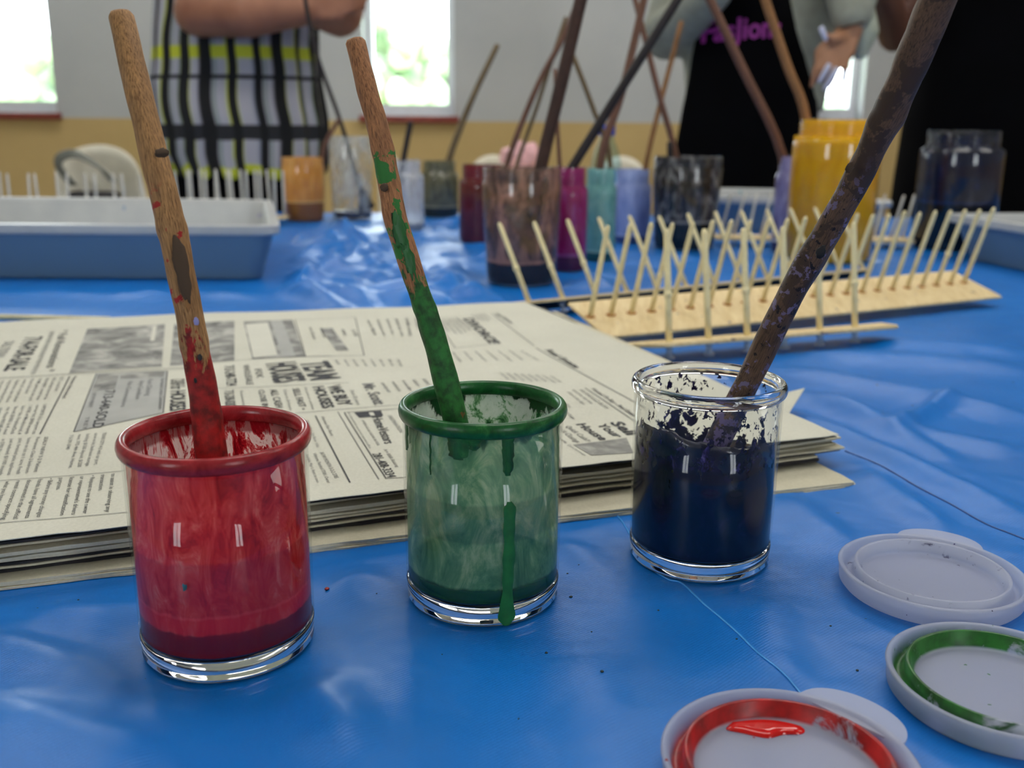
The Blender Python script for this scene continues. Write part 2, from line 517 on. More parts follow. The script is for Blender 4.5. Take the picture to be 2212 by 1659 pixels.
def cloth_mat():
    m, nt, out = newmat('blue_plastic_tablecloth'); N = NT(nt)
    co = N.coords()
    f = N.noise(co, 6, 3)
    col = N.ramp(f, [(.3, lin(0, 102, 186)), (.7, lin(0, 116, 206))])
    wv = N.n('ShaderNodeTexWave'); wv.inputs['Scale'].default_value = 240; wv.inputs['Distortion'].default_value = .6
    mp = N.coords(rot=(0, 0, .9)); N.l(mp, wv.inputs['Vector'])
    f2 = N.noise(co, 900, 2)
    h = N.math('ADD', N.math('MULTIPLY', wv.outputs['Fac'], .5), N.math('MULTIPLY', f2, .5))
    big = N.noise(co, 26, 2, .5, .2)
    b1 = N.bump(big, .35, .006)
    bp = N.n('ShaderNodeBump'); bp.inputs['Strength'].default_value = .2; bp.inputs['Distance'].default_value = .0003
    N.l(h, bp.inputs['Height']); N.l(b1, bp.inputs['Normal'])
    fl = N.noise(co, 190, 1)
    fleck = N.math('GREATER_THAN', fl, .815)
    col = N.mix(fleck, col, lin(20, 50, 70))
    N.l(N.pbr(col, .38, bp.outputs[0], Specular_IOR_Level=.38, Sheen_Weight=.0), out.inputs[0]); return m
MAT['cloth'] = cloth_mat()
def build_cloth():
    def axis(a, b, f):
        out_ = [a]
        while out_[-1] < b: out_.append(out_[-1] + f(out_[-1]))
        out_[-1] = b
        return out_
    ys = axis(TY0, TY1 + .01, lambda y: .0035 + max(0, y - .5) * .006)
    xs_ = axis(TX0 - .01, TX1 + .01, lambda x: .0045 if -.45 < x < .75 else .011)
    vs, fs = [], []
    nx = len(xs_)
    for y in ys:
        for x in xs_:
            vs.append((x, y, T + max(0.0, cloth_z(x, y))))
    ny = len(ys)
    for j in range(ny - 1):
        for i in range(nx - 1):
            a = j * nx + i
            fs.append((a, a + 1, a + nx + 1, a + nx))
    # skirts hanging over the four edges
    def skirt(idx, nx_, ny_):
        prev = idx
        for k in range(1, 13):
            cur = []
            for q, i in enumerate(idx):
                x, y, z = vs[i]
                o = .012 * math.sin(q * .11) * (k / 12) + .004 + .012 * min(1, k / 2) 
                cur.append(len(vs)); vs.append((x + nx_ * o, y + ny_ * o, z - .003 - k * .024))
            for q in range(len(idx) - 1):
                fs.append((prev[q], prev[q+1], cur[q+1], cur[q]))
            prev = cur
    skirt([i for i in range(nx)], 0, -1)
    skirt([(ny - 1) * nx + i for i in reversed(range(nx))], 0, 1)
    skirt([j * nx for j in reversed(range(ny))], -1, 0)
    skirt([j * nx + nx - 1 for j in range(ny)], 1, 0)
    o = mesh('tablecloth', vs, fs, MAT['cloth'])
    tag(o, 'glossy blue plastic sheet covering the whole table', 'tablecloth')
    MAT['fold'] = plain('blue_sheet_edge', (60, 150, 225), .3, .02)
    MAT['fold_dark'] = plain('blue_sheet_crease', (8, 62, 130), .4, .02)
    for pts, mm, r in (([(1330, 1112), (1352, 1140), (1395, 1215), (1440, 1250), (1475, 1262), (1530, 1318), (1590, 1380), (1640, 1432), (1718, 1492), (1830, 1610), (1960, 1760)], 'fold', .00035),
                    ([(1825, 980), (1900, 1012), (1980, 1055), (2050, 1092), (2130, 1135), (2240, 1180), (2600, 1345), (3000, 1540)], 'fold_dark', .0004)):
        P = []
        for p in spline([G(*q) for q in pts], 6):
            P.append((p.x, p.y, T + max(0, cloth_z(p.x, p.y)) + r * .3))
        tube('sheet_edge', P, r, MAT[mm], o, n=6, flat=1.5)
    return o
build_cloth()

# ================================================================ NEWSPAPERS
def paper_mat(name, rgb, edge=None):
    m, nt, out = newmat(name); N = NT(nt)
    co = N.coords()
    f = N.noise(co, 14, 4); g = N.noise(co, 700, 3)
    c = N.ramp(f, [(.3, lin(*rgb)), (.7, lin(*[min(255, q + 8) for q in rgb]))])
    c = N.mix(.10, c, N.ramp(g, [(.35, lin(120, 115, 100)), (.65, lin(225, 222, 205))]))
    N.l(N.pbr(c, .85, N.bump(N.noise(co, 40, 3), .2, .001), Specular_IOR_Level=.2), out.inputs[0]); return m
MAT['paper'] = paper_mat('newsprint_paper', (208, 206, 190))
MAT['paper2'] = paper_mat('aged_newsprint', (205, 198, 172))
def soot_mat():
    m, nt, out = newmat('newspaper_dark_printed_page'); N = NT(nt)
    co = N.coords(); f = N.noise(co, 30, 4)
    N.l(N.pbr(N.ramp(f, [(.35, lin(22, 22, 26)), (.7, lin(60, 56, 58))]), .8), out.inputs[0]); return m
MAT['paper_dark'] = soot_mat()
MAT['ink'] = plain('newspaper_ink', (56, 56, 60), .85, .05)
MAT['ink_soft'] = plain('newspaper_ink_small', (96, 96, 96), .85, .05)
MAT['tone'] = None
def tone_mat():
    m, nt, out = newmat('halftone_picture'); N = NT(nt)
    co = N.coords(); f = N.noise(co, 45, 5, .6, .6)
    N.l(N.pbr(N.ramp(f, [(.3, lin(92, 92, 90)), (.5, lin(140, 139, 133)), (.7, lin(196, 194, 184))]), .85), out.inputs[0]); return m
MAT['tone'] = tone_mat()
MAT['tone_light'] = plain('light_halftone', (172, 172, 166), .85, .03)
MAT['paper_print'] = plain('unprinted_paper', (210, 208, 193), .85, .01)
STACK = .0222
def topz(x, y):
    return T + STACK + .0007 * math.sin(x * 16 + 1) * math.cos(y * 13) + .0004 * math.sin(x * 41 + y * 29)
def patch_xy(c, s, t):
    (ax, ay), (bx, by), (cx_, cy_), (dx, dy) = c
    return ((ax*(1-s)+bx*s)*(1-t) + (dx*(1-s)+cx_*s)*t, (ay*(1-s)+by*s)*(1-t) + (dy*(1-s)+cy_*s)*t)
def sheet(corners, zf, rag, seed, th=.0004, ns=72, nt_=40, bulge=0.0):
    """one leaf of newsprint as a thin closed slab with torn front edge"""
    vs, fs = [], []
    for side in (0, 1):
        for j in range(nt_ + 1):
            t = j / nt_; t = t * t * (3 - 2 * t) * .35 + t * .65
            for i in range(ns + 1):
                s = i / ns
                x, y = patch_xy(corners, s, t)
                if j == 0:
                    y += rag * (noise.noise(Vector((x * 260, seed, 0))) + .8 * noise.noise(Vector((x * 70, seed, 3))))
                if j == nt_: y += bulge * math.sin(s * math.pi) 
                if i == ns: x += rag * noise.noise(Vector((y * 90, seed, 7)))
                vs.append((x, y, zf(x, y, s, t) - side * th))
    n1 = (ns + 1) * (nt_ + 1)
    q = ns + 1
    for j in range(nt_):
        for i in range(ns):
            a = j * q + i
            fs.append((a, a + 1, a + q + 1, a + q))
            b = a + n1
            fs.append((b, b + q, b + q + 1, b + 1))
    for i in range(ns):
        fs.append((i, i + n1, i + 1 + n1, i + 1))
        a = nt_ * q + i
        fs.append((a, a + 1, a + 1 + n1, a + n1))
    for j in range(nt_):
        a = j * q
        fs.append((a, a + q, a + q + n1, a + n1))
        a = j * q + ns
        fs.append((a, a + n1, a + q + n1, a + q))
    return vs, fs
def newspaper(k, corners, zlo, zhi, label, splay=(0, 0), rag=.0009, leaves=3, mats=None, bulge=0.0, top=False):
    """folded newspaper: several leaves between heights zlo and zhi"""
    V, Fc, MI = [], [], []
    for q in range(leaves):
        f = (q + .5) / leaves if leaves > 1 else 1
        rr = random.Random(k * 10 + q)
        cc = [(x + rr.uniform(-.003, .003), y + rr.uniform(-.002, .002)) for x, y in corners]
        if q == leaves - 1: cc = corners
        def zf(x, y, s, t, f=f, q=q):
            base = lerp(zlo, zhi, (q + 1) / leaves)
            und = topz(x, y) - T - STACK
            e = sm(s, .82, 1.0)
            return T + base - .0001 + und * (base / STACK) + e * lerp(splay[0], splay[1], f) + .0006 * noise.noise(Vector((x * 22, k + q * .6, 0))) * (1 - sm(t, 0, .12)) * (0 if top and q == leaves - 1 else 1)
        v, fc = sheet(cc, zf, rag, k * 3.7 + q * 1.3, bulge=bulge, th=.0004 if top else .0010)
        o = len(V); V += v; Fc += [tuple(a + o for a in f_) for f_ in fc]
        MI += [(mats[q] if mats else 0)] * len(fc)
    ob = mesh('newspaper', V, Fc, [MAT['paper'], MAT['paper2'], MAT['paper_dark']], None, None, False, MI)
    return tag(ob, label, 'newspaper', 'newspapers in the stack')
def off(c, dxl, dyl, dxr, dyr, bxr=0, byr=0, bxl=0, byl=0):
    a, b, cc, d = c
    return [(a[0] + dxl, a[1] + dyl), (b[0] + dxr, b[1] + dyr), (cc[0] + bxr, cc[1] + byr), (d[0] + bxl, d[1] + byl)]
BASE = [NA, NB_, NC, ND]
newspaper(1, off(BASE, .0, .020, .000, -.030, .03, -.03), .0004, .0036, 'bottom newspaper of the stack, its right corner poking out lowest', (0, .0), mats=[1, 1, 1])
newspaper(2, off(BASE, .002, .012, -.012, -.002, .02, -.02), .0040, .0072, 'second newspaper from the bottom of the stack, with a dark front edge', (.001, .002), mats=[2, 2, 1], leaves=3)
newspaper(3, off(BASE, .0, .007, .006, .006, .01, -.012), .0082, .0106, 'third newspaper from the bottom of the stack, fanned at the right tip', (.0012, .002), mats=[2, 1], leaves=2)
newspaper(4, off(BASE, .0, -.004, .004, .010, .030, -.02), .0110, .0156, 'fourth newspaper from the bottom of the stack, frayed pale front edge', (.001, .0018), mats=[1, 1, 1])
newspaper(5, off(BASE, .0, -.0035, -.016, .012, .018, -.014), .0162, .0190, 'newspaper just under the top one, a dark printed band along its front edge', (.000, .0006), mats=[1, 2], leaves=2)
top = newspaper(6, BASE, .0192, STACK, 'topmost newspaper of the stack, classified advertisements page facing up', (0, 0), mats=[2, 0], leaves=2, bulge=.012, top=True)

# print on the top page -------------------------------------------------
PV, PF, PM = [], [], []
def toplevel(u, v): 
    p = G(u, v, STACK); return p
def add_print(vs2, fs2, mi, lift=.00022):
    o = len(PV)
    for (x, y) in vs2: PV.append((x, y, topz(x, y) + lift))
    for f in fs2: PF.append(tuple(a + o for a in f)); PM.append(mi)
_tc = bpy.data.curves.new('lettering', 'FONT'); _to = bpy.data.objects.new('lettering', _tc)
_tc.resolution_u = 2
def glyphs(s, bold=0.0):
    _tc.body = s; _tc.offset = bold
    me = _to.to_mesh()
    vs = [(v.co.x, v.co.y) for v in me.vertices]; fs = [tuple(p.vertices) for p in me.polygons]
    _to.to_mesh_clear()
    return vs, fs
def ptext(s, b0, b1, up, mi=0, bold=0.0, conv=None, slant=0.0):
    """lettering with its baseline from photo point b0 to b1, capitals reaching up to point up above b0"""
    P0, P1, PU = (toplevel(*b0), toplevel(*b1), toplevel(*up))
    place(s, P0, P1, (PU - P0).length, mi, bold)
def place(s, P0, P1, h, mi=0, bold=0.0):
    d = Vector((P1.x - P0.x, P1.y - P0.y)); L = d.length; d.normalize()
    n = Vector((-d.y, d.x))
    vs, fs = glyphs(s, bold)
    if not vs: return
    x0 = min(v[0] for v in vs); x1 = max(v[0] for v in vs)
    kx = L / (x1 - x0); ky = h / .70
    add_print([(P0.x + d.x * (x - x0) * kx + n.x * y * ky, P0.y + d.y * (x - x0) * kx + n.y * y * ky) for x, y in vs], fs, mi)
def zz3(x, y): return (x / 2.764, 640 + y / 2.764)
def zz4(x, y): return (440 + x / 3.606, 640 + y / 3.606)
def zz5(x, y): return (900 + x / 3.95, 640 + y / 3.95)
def poly(pts, mi, z=None, lift=.00018, conv=None):
    P = [toplevel(*(conv(*p) if conv else p)) for p in pts]
    # subdivide a quad so that it follows the paper
    if len(P) == 4:
        n = 10
        vs, fs = [], []
        for j in range(n + 1):
            for i in range(n + 1):
                a = P[0].lerp(P[1], i / n); b = P[3].lerp(P[2], i / n); c = a.lerp(b, j / n); vs.append((c.x, c.y))
        for j in range(n):
            for i in range(n):
                q = j * (n + 1) + i; fs.append((q, q + 1, q + n + 2, q + n + 1))
        # wind upward
        ar = (vs[1][0]-vs[0][0])*(vs[n+1][1]-vs[0][1]) - (vs[1][1]-vs[0][1])*(vs[n+1][0]-vs[0][0])
        if ar < 0: fs = [tuple(reversed(f)) for f in fs]
        add_print(vs, fs, mi, lift)
    else:
        add_print([(p.x, p.y) for p in P], [tuple(range(len(P)))], mi, lift)
def rule(a, b, wmm=.5, mi=0, conv=None):
    A, B = (toplevel(*(conv(*q) if conv else q)) for q in (a, b))
    d = Vector((B.x - A.x, B.y - A.y)); L = d.length; d.normalize(); n = Vector((-d.y, d.x)) * wmm * .0005
    k = max(2, int(L / .01)); vs, fs = [], []
    for i in range(k + 1):
        x, y = A.x + d.x * L * i / k, A.y + d.y * L * i / k
        vs += [(x + n.x, y + n.y), (x - n.x, y - n.y)]
    for i in range(k): fs.append((2*i, 2*i+1, 2*i+3, 2*i+2))
    add_print(vs, fs, mi)
def framebox(pts, conv, wmm=.5, mi=0):
    for i in range(4): rule(pts[i], pts[(i + 1) % 4], wmm, mi, conv)
def block(lines, f0, f1, l0, l1, h, mi=1, conv=None, bold=0.004):
    n = len(lines)
    A0, A1, B0, B1 = (toplevel(*conv(*q)) for q in (f0, f1, l0, l1))
    for i, s in enumerate(lines):
        if not s: continue
        t = i / max(1, n - 1)
        P0 = A0.lerp(B0, t); P1 = A1.lerp(B1, t)
        full = 27.0
        if len(s) < 20: P1 = P0.lerp(P1, max(.3, len(s) / full))
        place(s, P0, P1, h, mi, bold)
# left part
block(['to assist in observing any', 'transaction.', '\u2022 Request to see the owner', "or representative's drivers", 'license for identification', 'purposes.', '\u2022 Before any money changes', 'hands, have all agreements', 'documented in the official', 'rental contract specifying', 'what you have agreed to in', 'writing before you sign it'],
      (665, 1052), (628, 1280), (-30, 1112), (-135, 1350), .0021, 0, zz3)
rule((-60, 1108), (760, 1032), .5, 1, zz3); rule((-60, 1362), (760, 1280), .5, 1, zz3)
block(['TEXAS CITY 4-2 with car port,', 'stove in kit, bedroom storage', 'building, $1200 deposit, $1200', 'rent, 772 4th Ave, Home,', '713-291-5740', '', '', 'SEALY NEW 3-2 Patient', 'Permanent, Clean 2 bedroom', 'home on lot on 1 acre, Fresh', 'paint, furnished patio, appliances', 'just reduced, $1100 month,', 'in 5792 Yard, Available now', 'call for details today'],
      (615, 812), (560, 1000), (-40, 860), (-120, 1090), .0019, 1, zz3)
poly([(575, 465), (1000, 448), (975, 700), (440, 806)], 3, conv=zz3, lift=.00010)
framebox([(575, 465), (1000, 448), (975, 700), (440, 806)], zz3, .6, 0)
poly([(585, 470), (715, 462), (685, 560), (550, 568)], 2, conv=zz3)
ptext('713-640-SOLD', zz3(632, 568), zz3(548, 786), zz3(690, 562), 0, .02)
ptext('VISIT MY WEBSITE', zz3(553, 580), zz3(525, 665), zz3(577, 578), 1)
ptext('TREY', zz3(512, 720), zz3(492, 795), zz3(536, 718), 1)
ptext('Fast Closing', zz3(885, 500), zz3(868, 600), zz3(915, 498), 1)
ptext('Any Condition', zz3(835, 510), zz3(808, 620), zz3(865, 508), 1)
ptext('No Commissions', zz3(765, 515), zz3(720, 665), zz3(795, 512), 1)
ptext('No Hassle Contact Commitment', zz3(960, 495), zz3(945, 680), zz3(985, 492), 1)
poly([(725, 462), (985, 448), (975, 485), (715, 500)], 2, conv=zz3)
ptext('CASH for', zz3(1020, 500), zz3(1018, 560), zz3(1105, 495), 0, .01)
ptext('HOUSES', zz3(1020, 570), zz3(1015, 690), zz3(1108, 565), 0, .02)
poly([(522, 195), (985, 165), (965, 420), (412, 456)], 2, conv=zz3)
poly([(912, 178), (936, 176), (922, 262), (896, 264)], 4, conv=zz3, lift=.0003)
poly([(1040, 165), (1400, 150), (1400, 385), (1015, 415)], 2, conv=zz3)
ptext('714-FOR-SALE', zz3(150, 245), zz3(20, 440), zz3(258, 238), 0, .02)
ptext('CALL TODAY', zz3(30, 265), zz3(-40, 360), zz3(90, 262), 1)
ptext('* Full Renovations *', zz3(360, 205), zz3(265, 450), zz3(410, 202), 0)
ptext('BRAND NEW HOMES READY FOR MOVE IN', zz3(300, 215), zz3(180, 460), zz3(325, 212), 1)
rule((-40, 484), (1110, 428), .9, 1, zz3); rule((-40, 492), (1110, 436), .4, 1, zz3)
block(['SECT. private home', 'NICE well kept house near bus', 'FOR RENT, month lease', 'HOME apartment, den, yard', 'Houses Unfurnished', 'water pd., no pets please', 'Appliances, near schools', 'large private fenced lots', 'new carpets, shady patio'],
      (360, 482), (305, 612), (10, 500), (-60, 640), .0022, 1, zz3)
block(['LAPORTE 3-2 carport on', 'corner lot, $950 month', '1 ACRE, w/ Manufactured, 4', 'bed + den. Fireplace/Deck', 'fenced, $1050, la 4, avail', 'near. Please 800-345-4464', 'references'],
      (260, 645), (190, 822), (0, 665), (-70, 830), .0021, 1, zz3)
rule((416, 478), (238, 822), .8, 0, zz3)
ptext('Houses Unfurnished', zz3(440, 480), zz3(370, 608), zz3(462, 478), 0, .01)
# middle part
poly([(0, 215), (200, 205), (240, 500), (40, 510)], 2, conv=zz4)
poly([(310, 200), (690, 178), (790, 482), (380, 498)], 2, conv=zz4)
poly([(325, 222), (500, 205), (575, 470), (388, 490)], 4, conv=zz4, lift=.0003)
poly([(520, 190), (610, 186), (715, 480), (610, 484)], 3, conv=zz4, lift=.0003)
ptext('BEHIND PAYMENTS', zz4(360, 235), zz4(412, 465), zz4(398, 232), 0, .01)
ptext('CALL FOR A FREE OFFER', zz4(425, 230), zz4(505, 462), zz4(460, 228), 0, .01)
ptext('NEED TO SELL', zz4(540, 200), zz4(630, 480), zz4(600, 196), 0, .02)
ptext('713-248-7724', zz4(160, 545), zz4(180, 700), zz4(238, 541), 0, .01)
ptext('WHOLESALE', zz4(305, 540), zz4(335, 690), zz4(355, 538), 0, .0)
ptext('FIX', zz4(395, 575), zz4(415, 640), zz4(450, 572), 0, .0)
ptext('HOUSES', zz4(490, 535), zz4(560, 682), zz4(715, 524), 0, .03)
ptext('TEAM', zz4(752, 528), zz4(842, 664), zz4(965, 516), 0, .03)
ptext('713-208-8282', zz4(160, 735), zz4(172, 862), zz4(236, 731), 0, .01)
ptext('Foreclosures', zz4(282, 738), zz4(305, 850), zz4(305, 736), 1, .0)
ptext('CLOSE IN', zz4(425, 732), zz4(460, 862), zz4(470, 729), 0, .01)
ptext('ALL CASH', zz4(515, 728), zz4(562, 864), zz4(572, 725), 0, .01)
ptext('Close in 24 hours', zz4(620, 728), zz4(668, 880), zz4(645, 726), 1)
ptext('SELL FAST \u2022', zz4(690, 722), zz4(752, 880), zz4(742, 719), 0, .01)
ptext('Any price or condition', zz4(785, 714), zz4(845, 880), zz4(806, 712), 1)
ptext('HOUSES', zz4(850, 712), zz4(930, 872), zz4(935, 707), 0, .03)
ptext('WE BUY', zz4(962, 705), zz4(1055, 855), zz4(1062, 700), 0, .03)
ptext('Mr. Scott', zz4(1235, 690), zz4(1330, 850), zz4(1320, 680), 1, .02)
ptext('Since 25 years', zz4(1140, 740), zz4(1195, 850), zz4(1170, 738), 1)
rule((0, 722), (1130, 682), .6, 1, zz4); rule((700, 905), (1560, 850), .6, 1, zz4); rule((60, 512), (1000, 470), .6, 1, zz4)
framebox([(710, 180), (1180, 165), (1250, 465), (795, 485)], zz4, .7, 1)
block(['BUYS, TRADES', 'APPRAISALS', 'Serving local', 'families for', 'over 20 years'], (1150, 262), (1215, 380), (820, 240), (900, 465), .0028, 1, zz4, .01)
poly([(910, 250), (1000, 246), (1130, 425), (1035, 430)], 2, conv=zz4)
block(['APARTMENTS', 'ROOMS, sleeping', 'garage apt. one', 'bedroom, lots', 'of closets now', 'ask for Marie'], (1640, 170), (1700, 440), (1270, 190), (1400, 450), .0030, 1, zz4)
block(['1 bed large', '$500 month', 'walk to bus', 'no deposits', 'yard, water', 'paid, quiet', 'street near', 'the park'], (1500, 490), (1590, 640), (1020, 505), (1110, 640), .0024, 1, zz4)
ptext('HomeVestors', zz4(1310, 945), zz4(1410, 1148), zz4(1388, 938), 0, .01)
ptext('281-408-3334', zz4(1310, 1222), zz4(1432, 1408), zz4(1368, 1208), 0, .012)
ptext("AMERICA'S #1 HOME BUYER", zz4(1228, 965), zz4(1352, 1160), zz4(1248, 963), 0)
ptext('An independently owned and operated office', zz4(1120, 905), zz4(1290, 1180), zz4(1138, 903), 1)
ptext('DESTINATION', zz4(1432, 935), zz4(1528, 1065), zz4(1462, 932), 1)
ptext('A+ BBB Rating', zz4(1400, 1190), zz4(1500, 1330), zz4(1425, 1186), 1)
poly([(1172, 905), (1380, 893), (1398, 935), (1212, 946)], 0, conv=zz4)
poly([(1285, 910), (1320, 908), (1335, 932), (1300, 934)], 4, conv=zz4, lift=.0003)
rule((1095, 905), (1420, 1415), .6, 0, zz4); rule((1095, 905), (1560, 880), .6, 0, zz4); rule((1420, 1415), (1700, 1402), .6, 0, zz4)
rule((870, 925), (1140, 1448), .8, 0, zz4); rule((1045, 900), (1365, 1422), .5, 1, zz4)
ptext('Homes For Rent', zz4(915, 935), zz4(990, 1080), zz4(940, 932), 0)
ptext('$1749 MONTH 3-2-2 2785', zz4(905, 1210), zz4(1022, 1415), zz4(935, 1207), 0)
ptext('Villahome, Pearland 77581. Owner', zz4(850, 1215), zz4(965, 1455), zz4(876, 1212), 0)
ptext('Available May 1. Rent to own', zz4(790, 1225), zz4(880, 1450), zz4(815, 1222), 1)
ptext('square feet, 1st floor Villa', zz4(800, 960), zz4(880, 1170), zz4(822, 958), 1)
block(['CALL NOW 24', 'HOURS A DAY', 'for more offers', 'we come to you', 'same day cash'], (1700, 640), (1790, 760), (1380, 680), (1500, 840), .0028, 1, zz4, .01)
# right part
ptext('Sell', zz5(1645, 1082), zz5(1800, 1190), zz5(1735, 1068), 0, .03)
ptext('Your', zz5(1530, 1098), zz5(1695, 1210), zz5(1605, 1088), 0, .02)
ptext('House', zz5(1358, 1095), zz5(1570, 1235), zz5(1438, 1086), 0, .02)
ptext('Quick Cash!!', zz5(1265, 1112), zz5(1445, 1245), zz5(1312, 1108), 0, .0)
ptext('Quick Closings', zz5(1180, 1115), zz5(1360, 1258), zz5(1228, 1110), 0, .0)
ptext('Realtors', zz5(1130, 1160), zz5(1260, 1260), zz5(1165, 1155), 1)
ptext('Don Jennings', zz5(1285, 1278), zz5(1430, 1372), zz5(1308, 1275), 1)
poly([(1335, 1275), (1790, 1212), (1850, 1340), (1490, 1366)], 2, conv=zz5)
ptext('Wanted To Buy - Real Estate', zz5(1480, 790), zz5(1850, 1035), zz5(1515, 785), 0, .012)
rule((1435, 785), (1900, 1100), .7, 1, zz5); rule((1020, 435), (1950, 960), .8, 1, zz5); rule((640, 150), (1000, 412), .7, 1, zz5)
ptext('DIVORCE', zz5(395, 190), zz5(625, 402), zz5(470, 182), 0, .03)
framebox([(150, 190), (330, 178), (700, 400), (330, 445)], zz5, .6, 1)
ptext('Real Estate', zz5(1092, 450), zz5(1350, 605), zz5(1135, 440), 0, .02)
ptext('Legal Notices', zz5(670, 152), zz5(800, 232), zz5(700, 148), 0, .01)
ptext('For Sale by Owner', zz5(880, 460), zz5(1030, 545), zz5(905, 457), 1)
ptext("WE SHOULD BUYS", zz5(1380, 800), zz5(1610, 965), zz5(1412, 796), 1)
block(['any price, any area', 'close in ten days', '', 'Houses and lots', 'Wanted. Small or large'], (1325, 800), (1560, 980), (1150, 880), (1330, 1050), .0024, 1, zz5)
block(['CASH paid today', 'no repairs needed', 'call us anytime', 'we pay closing', 'stop foreclosure', 'behind on notes', 'inherited home', 'or bad tenants'], (1130, 680), (1300, 780), (700, 650), (850, 770), .0024, 1, zz5)
block(['LOTS and acreage', 'owner will finance', 'low down payment', 'easy terms, good', 'schools, water,', 'sewer and lights'], (780, 460), (980, 600), (300, 480), (420, 620), .0024, 1, zz5)
block(['Attorney at Law', 'uncontested case', 'free consultation', 'se habla espanol', 'payment plans'], (330, 190), (560, 380), (190, 205), (350, 420), .0026, 1, zz5)
block(['room for rent', 'kitchen, laundry', 'all bills paid', 'quiet street'], (560, 150), (700, 250), (470, 160), (590, 260), .0022, 1, zz5)
pr = mesh('printing', PV, PF, [MAT['ink'], MAT['ink_soft'], MAT['tone'], MAT['tone_light'], MAT['paper_print']], top, None, False, PM)
pr['label'] = 'grey printed advertisements and pictures'
# thin loose corner of paper lifting behind the dark purple glass
P = [G(1700, 900, .010), G(1738, 838, .020), G(1690, 850, .012), G(1640, 905, .012)]
bm = bmesh.new(); vv = [bm.verts.new(p) for p in P]; bm.faces.new(vv)
bmesh.ops.subdivide_edges(bm, edges=bm.edges[:], cuts=4, use_grid_fill=True)
bmesh.ops.solidify(bm, geom=bm.faces[:], thickness=.0004)
fl = frombm('paper_flap', bm, MAT['paper'], top)

# ================================================================ FRONT GLASS JARS
JH, JR = .085, .0318
FRONT = {'red': (-.1077, .3402), 'green': (-.0117, .3826), 'purple': (.0876, .4227)}
def film(name, stops, cover, streak=(1, 1, .25), scale=60, seed=0.0, z_full=None, z_clear=None, rough=.3, transl=.35, detail=5, alpha=1.0, dist=.4, shades=None):
    """dried paint on glass.  cover = (lo, hi) noise thresholds; more paint below z_full, none above z_clear"""
    m, nt, out = newmat(name); N = NT(nt)
    tc = N.n('ShaderNodeTexCoord'); mp = N.n('ShaderNodeMapping')
    mp.inputs['Scale'].default_value = streak; mp.inputs['Location'].default_value = (seed, seed * .7, seed * .3)
    N.l(tc.outputs['Object'], mp.inputs[0])
    co = mp.outputs[0]
    n1 = N.noise(co, scale, detail, .6, dist)
    n2 = N.noise(co, scale * 1.1, 6, .68, dist * 2.5)
    fine = N.noise(co, scale * 5, 3)
    col = N.ramp(n2, stops)
    if shades:
        z = N.sep(tc.outputs['Object'])[2]
        for (za, zb, c) in shades:
            zz = N.math('ADD', z, N.math('MULTIPLY', N.math('SUBTRACT', n1, .5), .004))
            a = N.math('MULTIPLY', N.step(zz, za - .0008, za + .0008), N.math('SUBTRACT', 1.0, N.step(zz, zb - .0008, zb + .0008)))
            col = N.mix(N.math('MULTIPLY', a, c[1]), col, c[0])
    fac = n1
    if z_full is not None:
        z = N.sep(tc.outputs['Object'])[2]
        g = N.n('ShaderNodeMapRange'); g.inputs[1].default_value = z_full; g.inputs[2].default_value = z_clear
        g.inputs[3].default_value = .55; g.inputs[4].default_value = -.45
        N.l(z, g.inputs[0]); fac = N.math('ADD', n1, g.outputs[0])
    fac = N.math('ADD', fac, N.math('MULTIPLY', N.math('SUBTRACT', fine, .5), .12))
    a = N.math('MULTIPLY', N.step(fac, cover[0], cover[1]), alpha)
    p = N.pbr(col, rough, N.bump(n1, .3, .0006), Specular_IOR_Level=.35)
    tl = N.n('ShaderNodeBsdfTranslucent'); N.l(col, tl.inputs[0])
    mx = N.n('ShaderNodeMixShader'); mx.inputs[0].default_value = transl
    N.l(p, mx.inputs[1]); N.l(tl.outputs[0], mx.inputs[2])
    tr = N.n('ShaderNodeBsdfTransparent')
    m2 = N.n('ShaderNodeMixShader'); N.l(a, m2.inputs[0]); N.l(tr.outputs[0], m2.inputs[1]); N.l(mx.outputs[0], m2.inputs[2])
    N.l(m2.outputs[0], out.inputs[0]); return m
def paint(name, rgb, rough=.3, var=.05):
    m, nt, out = newmat(name); N = NT(nt)
    f = N.noise(N.coords(), 160, 4)
    c = lin(*rgb)
    N.l(N.pbr(N.ramp(f, [(.3, tuple(x * .75 for x in c[:3]) + (1,)), (.7, tuple(min(1, x * 1.25) for x in c[:3]) + (1,))]), rough, N.bump(f, .25, .0008)), out.inputs[0]); return m

def glass_jar(key, label):
    x, y = FRONT[key]
    rt = empty('glass_jar', (x, y, T), label, 'glass jar', None)
    # side wall, outer and inner skin in one closed shell
    RO, RI = .0322, .0315
    prof = [(RO - .0004, .0096), (RO, .012), (RO + .0003, .040), (RO + .0006, .0785), (RI + .0006, .0785), (RI + .0002, .040), (RI, .0125), (RI - .001, .0102)]
    lathe_obj('glass_wall', prof, MAT['glass'], rt, 96)
    # thick refracting foot
    prof = [(.0001, .0006), (.022, .0012), (.0285, .0002), (.0306, .0004), (.0318, .0022), (.0312, .0034), (.0319, .0045), (.0322, .0088), (.0318, .0095), (RI - .001, .0098), (.0001, .0100)]
    lathe_obj('glass_base', prof, MAT['solid_glass'], rt, 96)
    # rounded lip
    rim_c = {'red': MAT['lip_red'], 'green': MAT['lip_green'], 'purple': MAT['solid_glass']}[key]
    pr_ = []
    for i in range(14):
        a = 2 * math.pi * i / 14
        pr_.append((RI + .0006 + .0022 * math.cos(a), .0818 + .0032 * math.sin(a)))
    o = lathe_obj('rim', pr_, rim_c, rt, 128, close=True)
    return rt
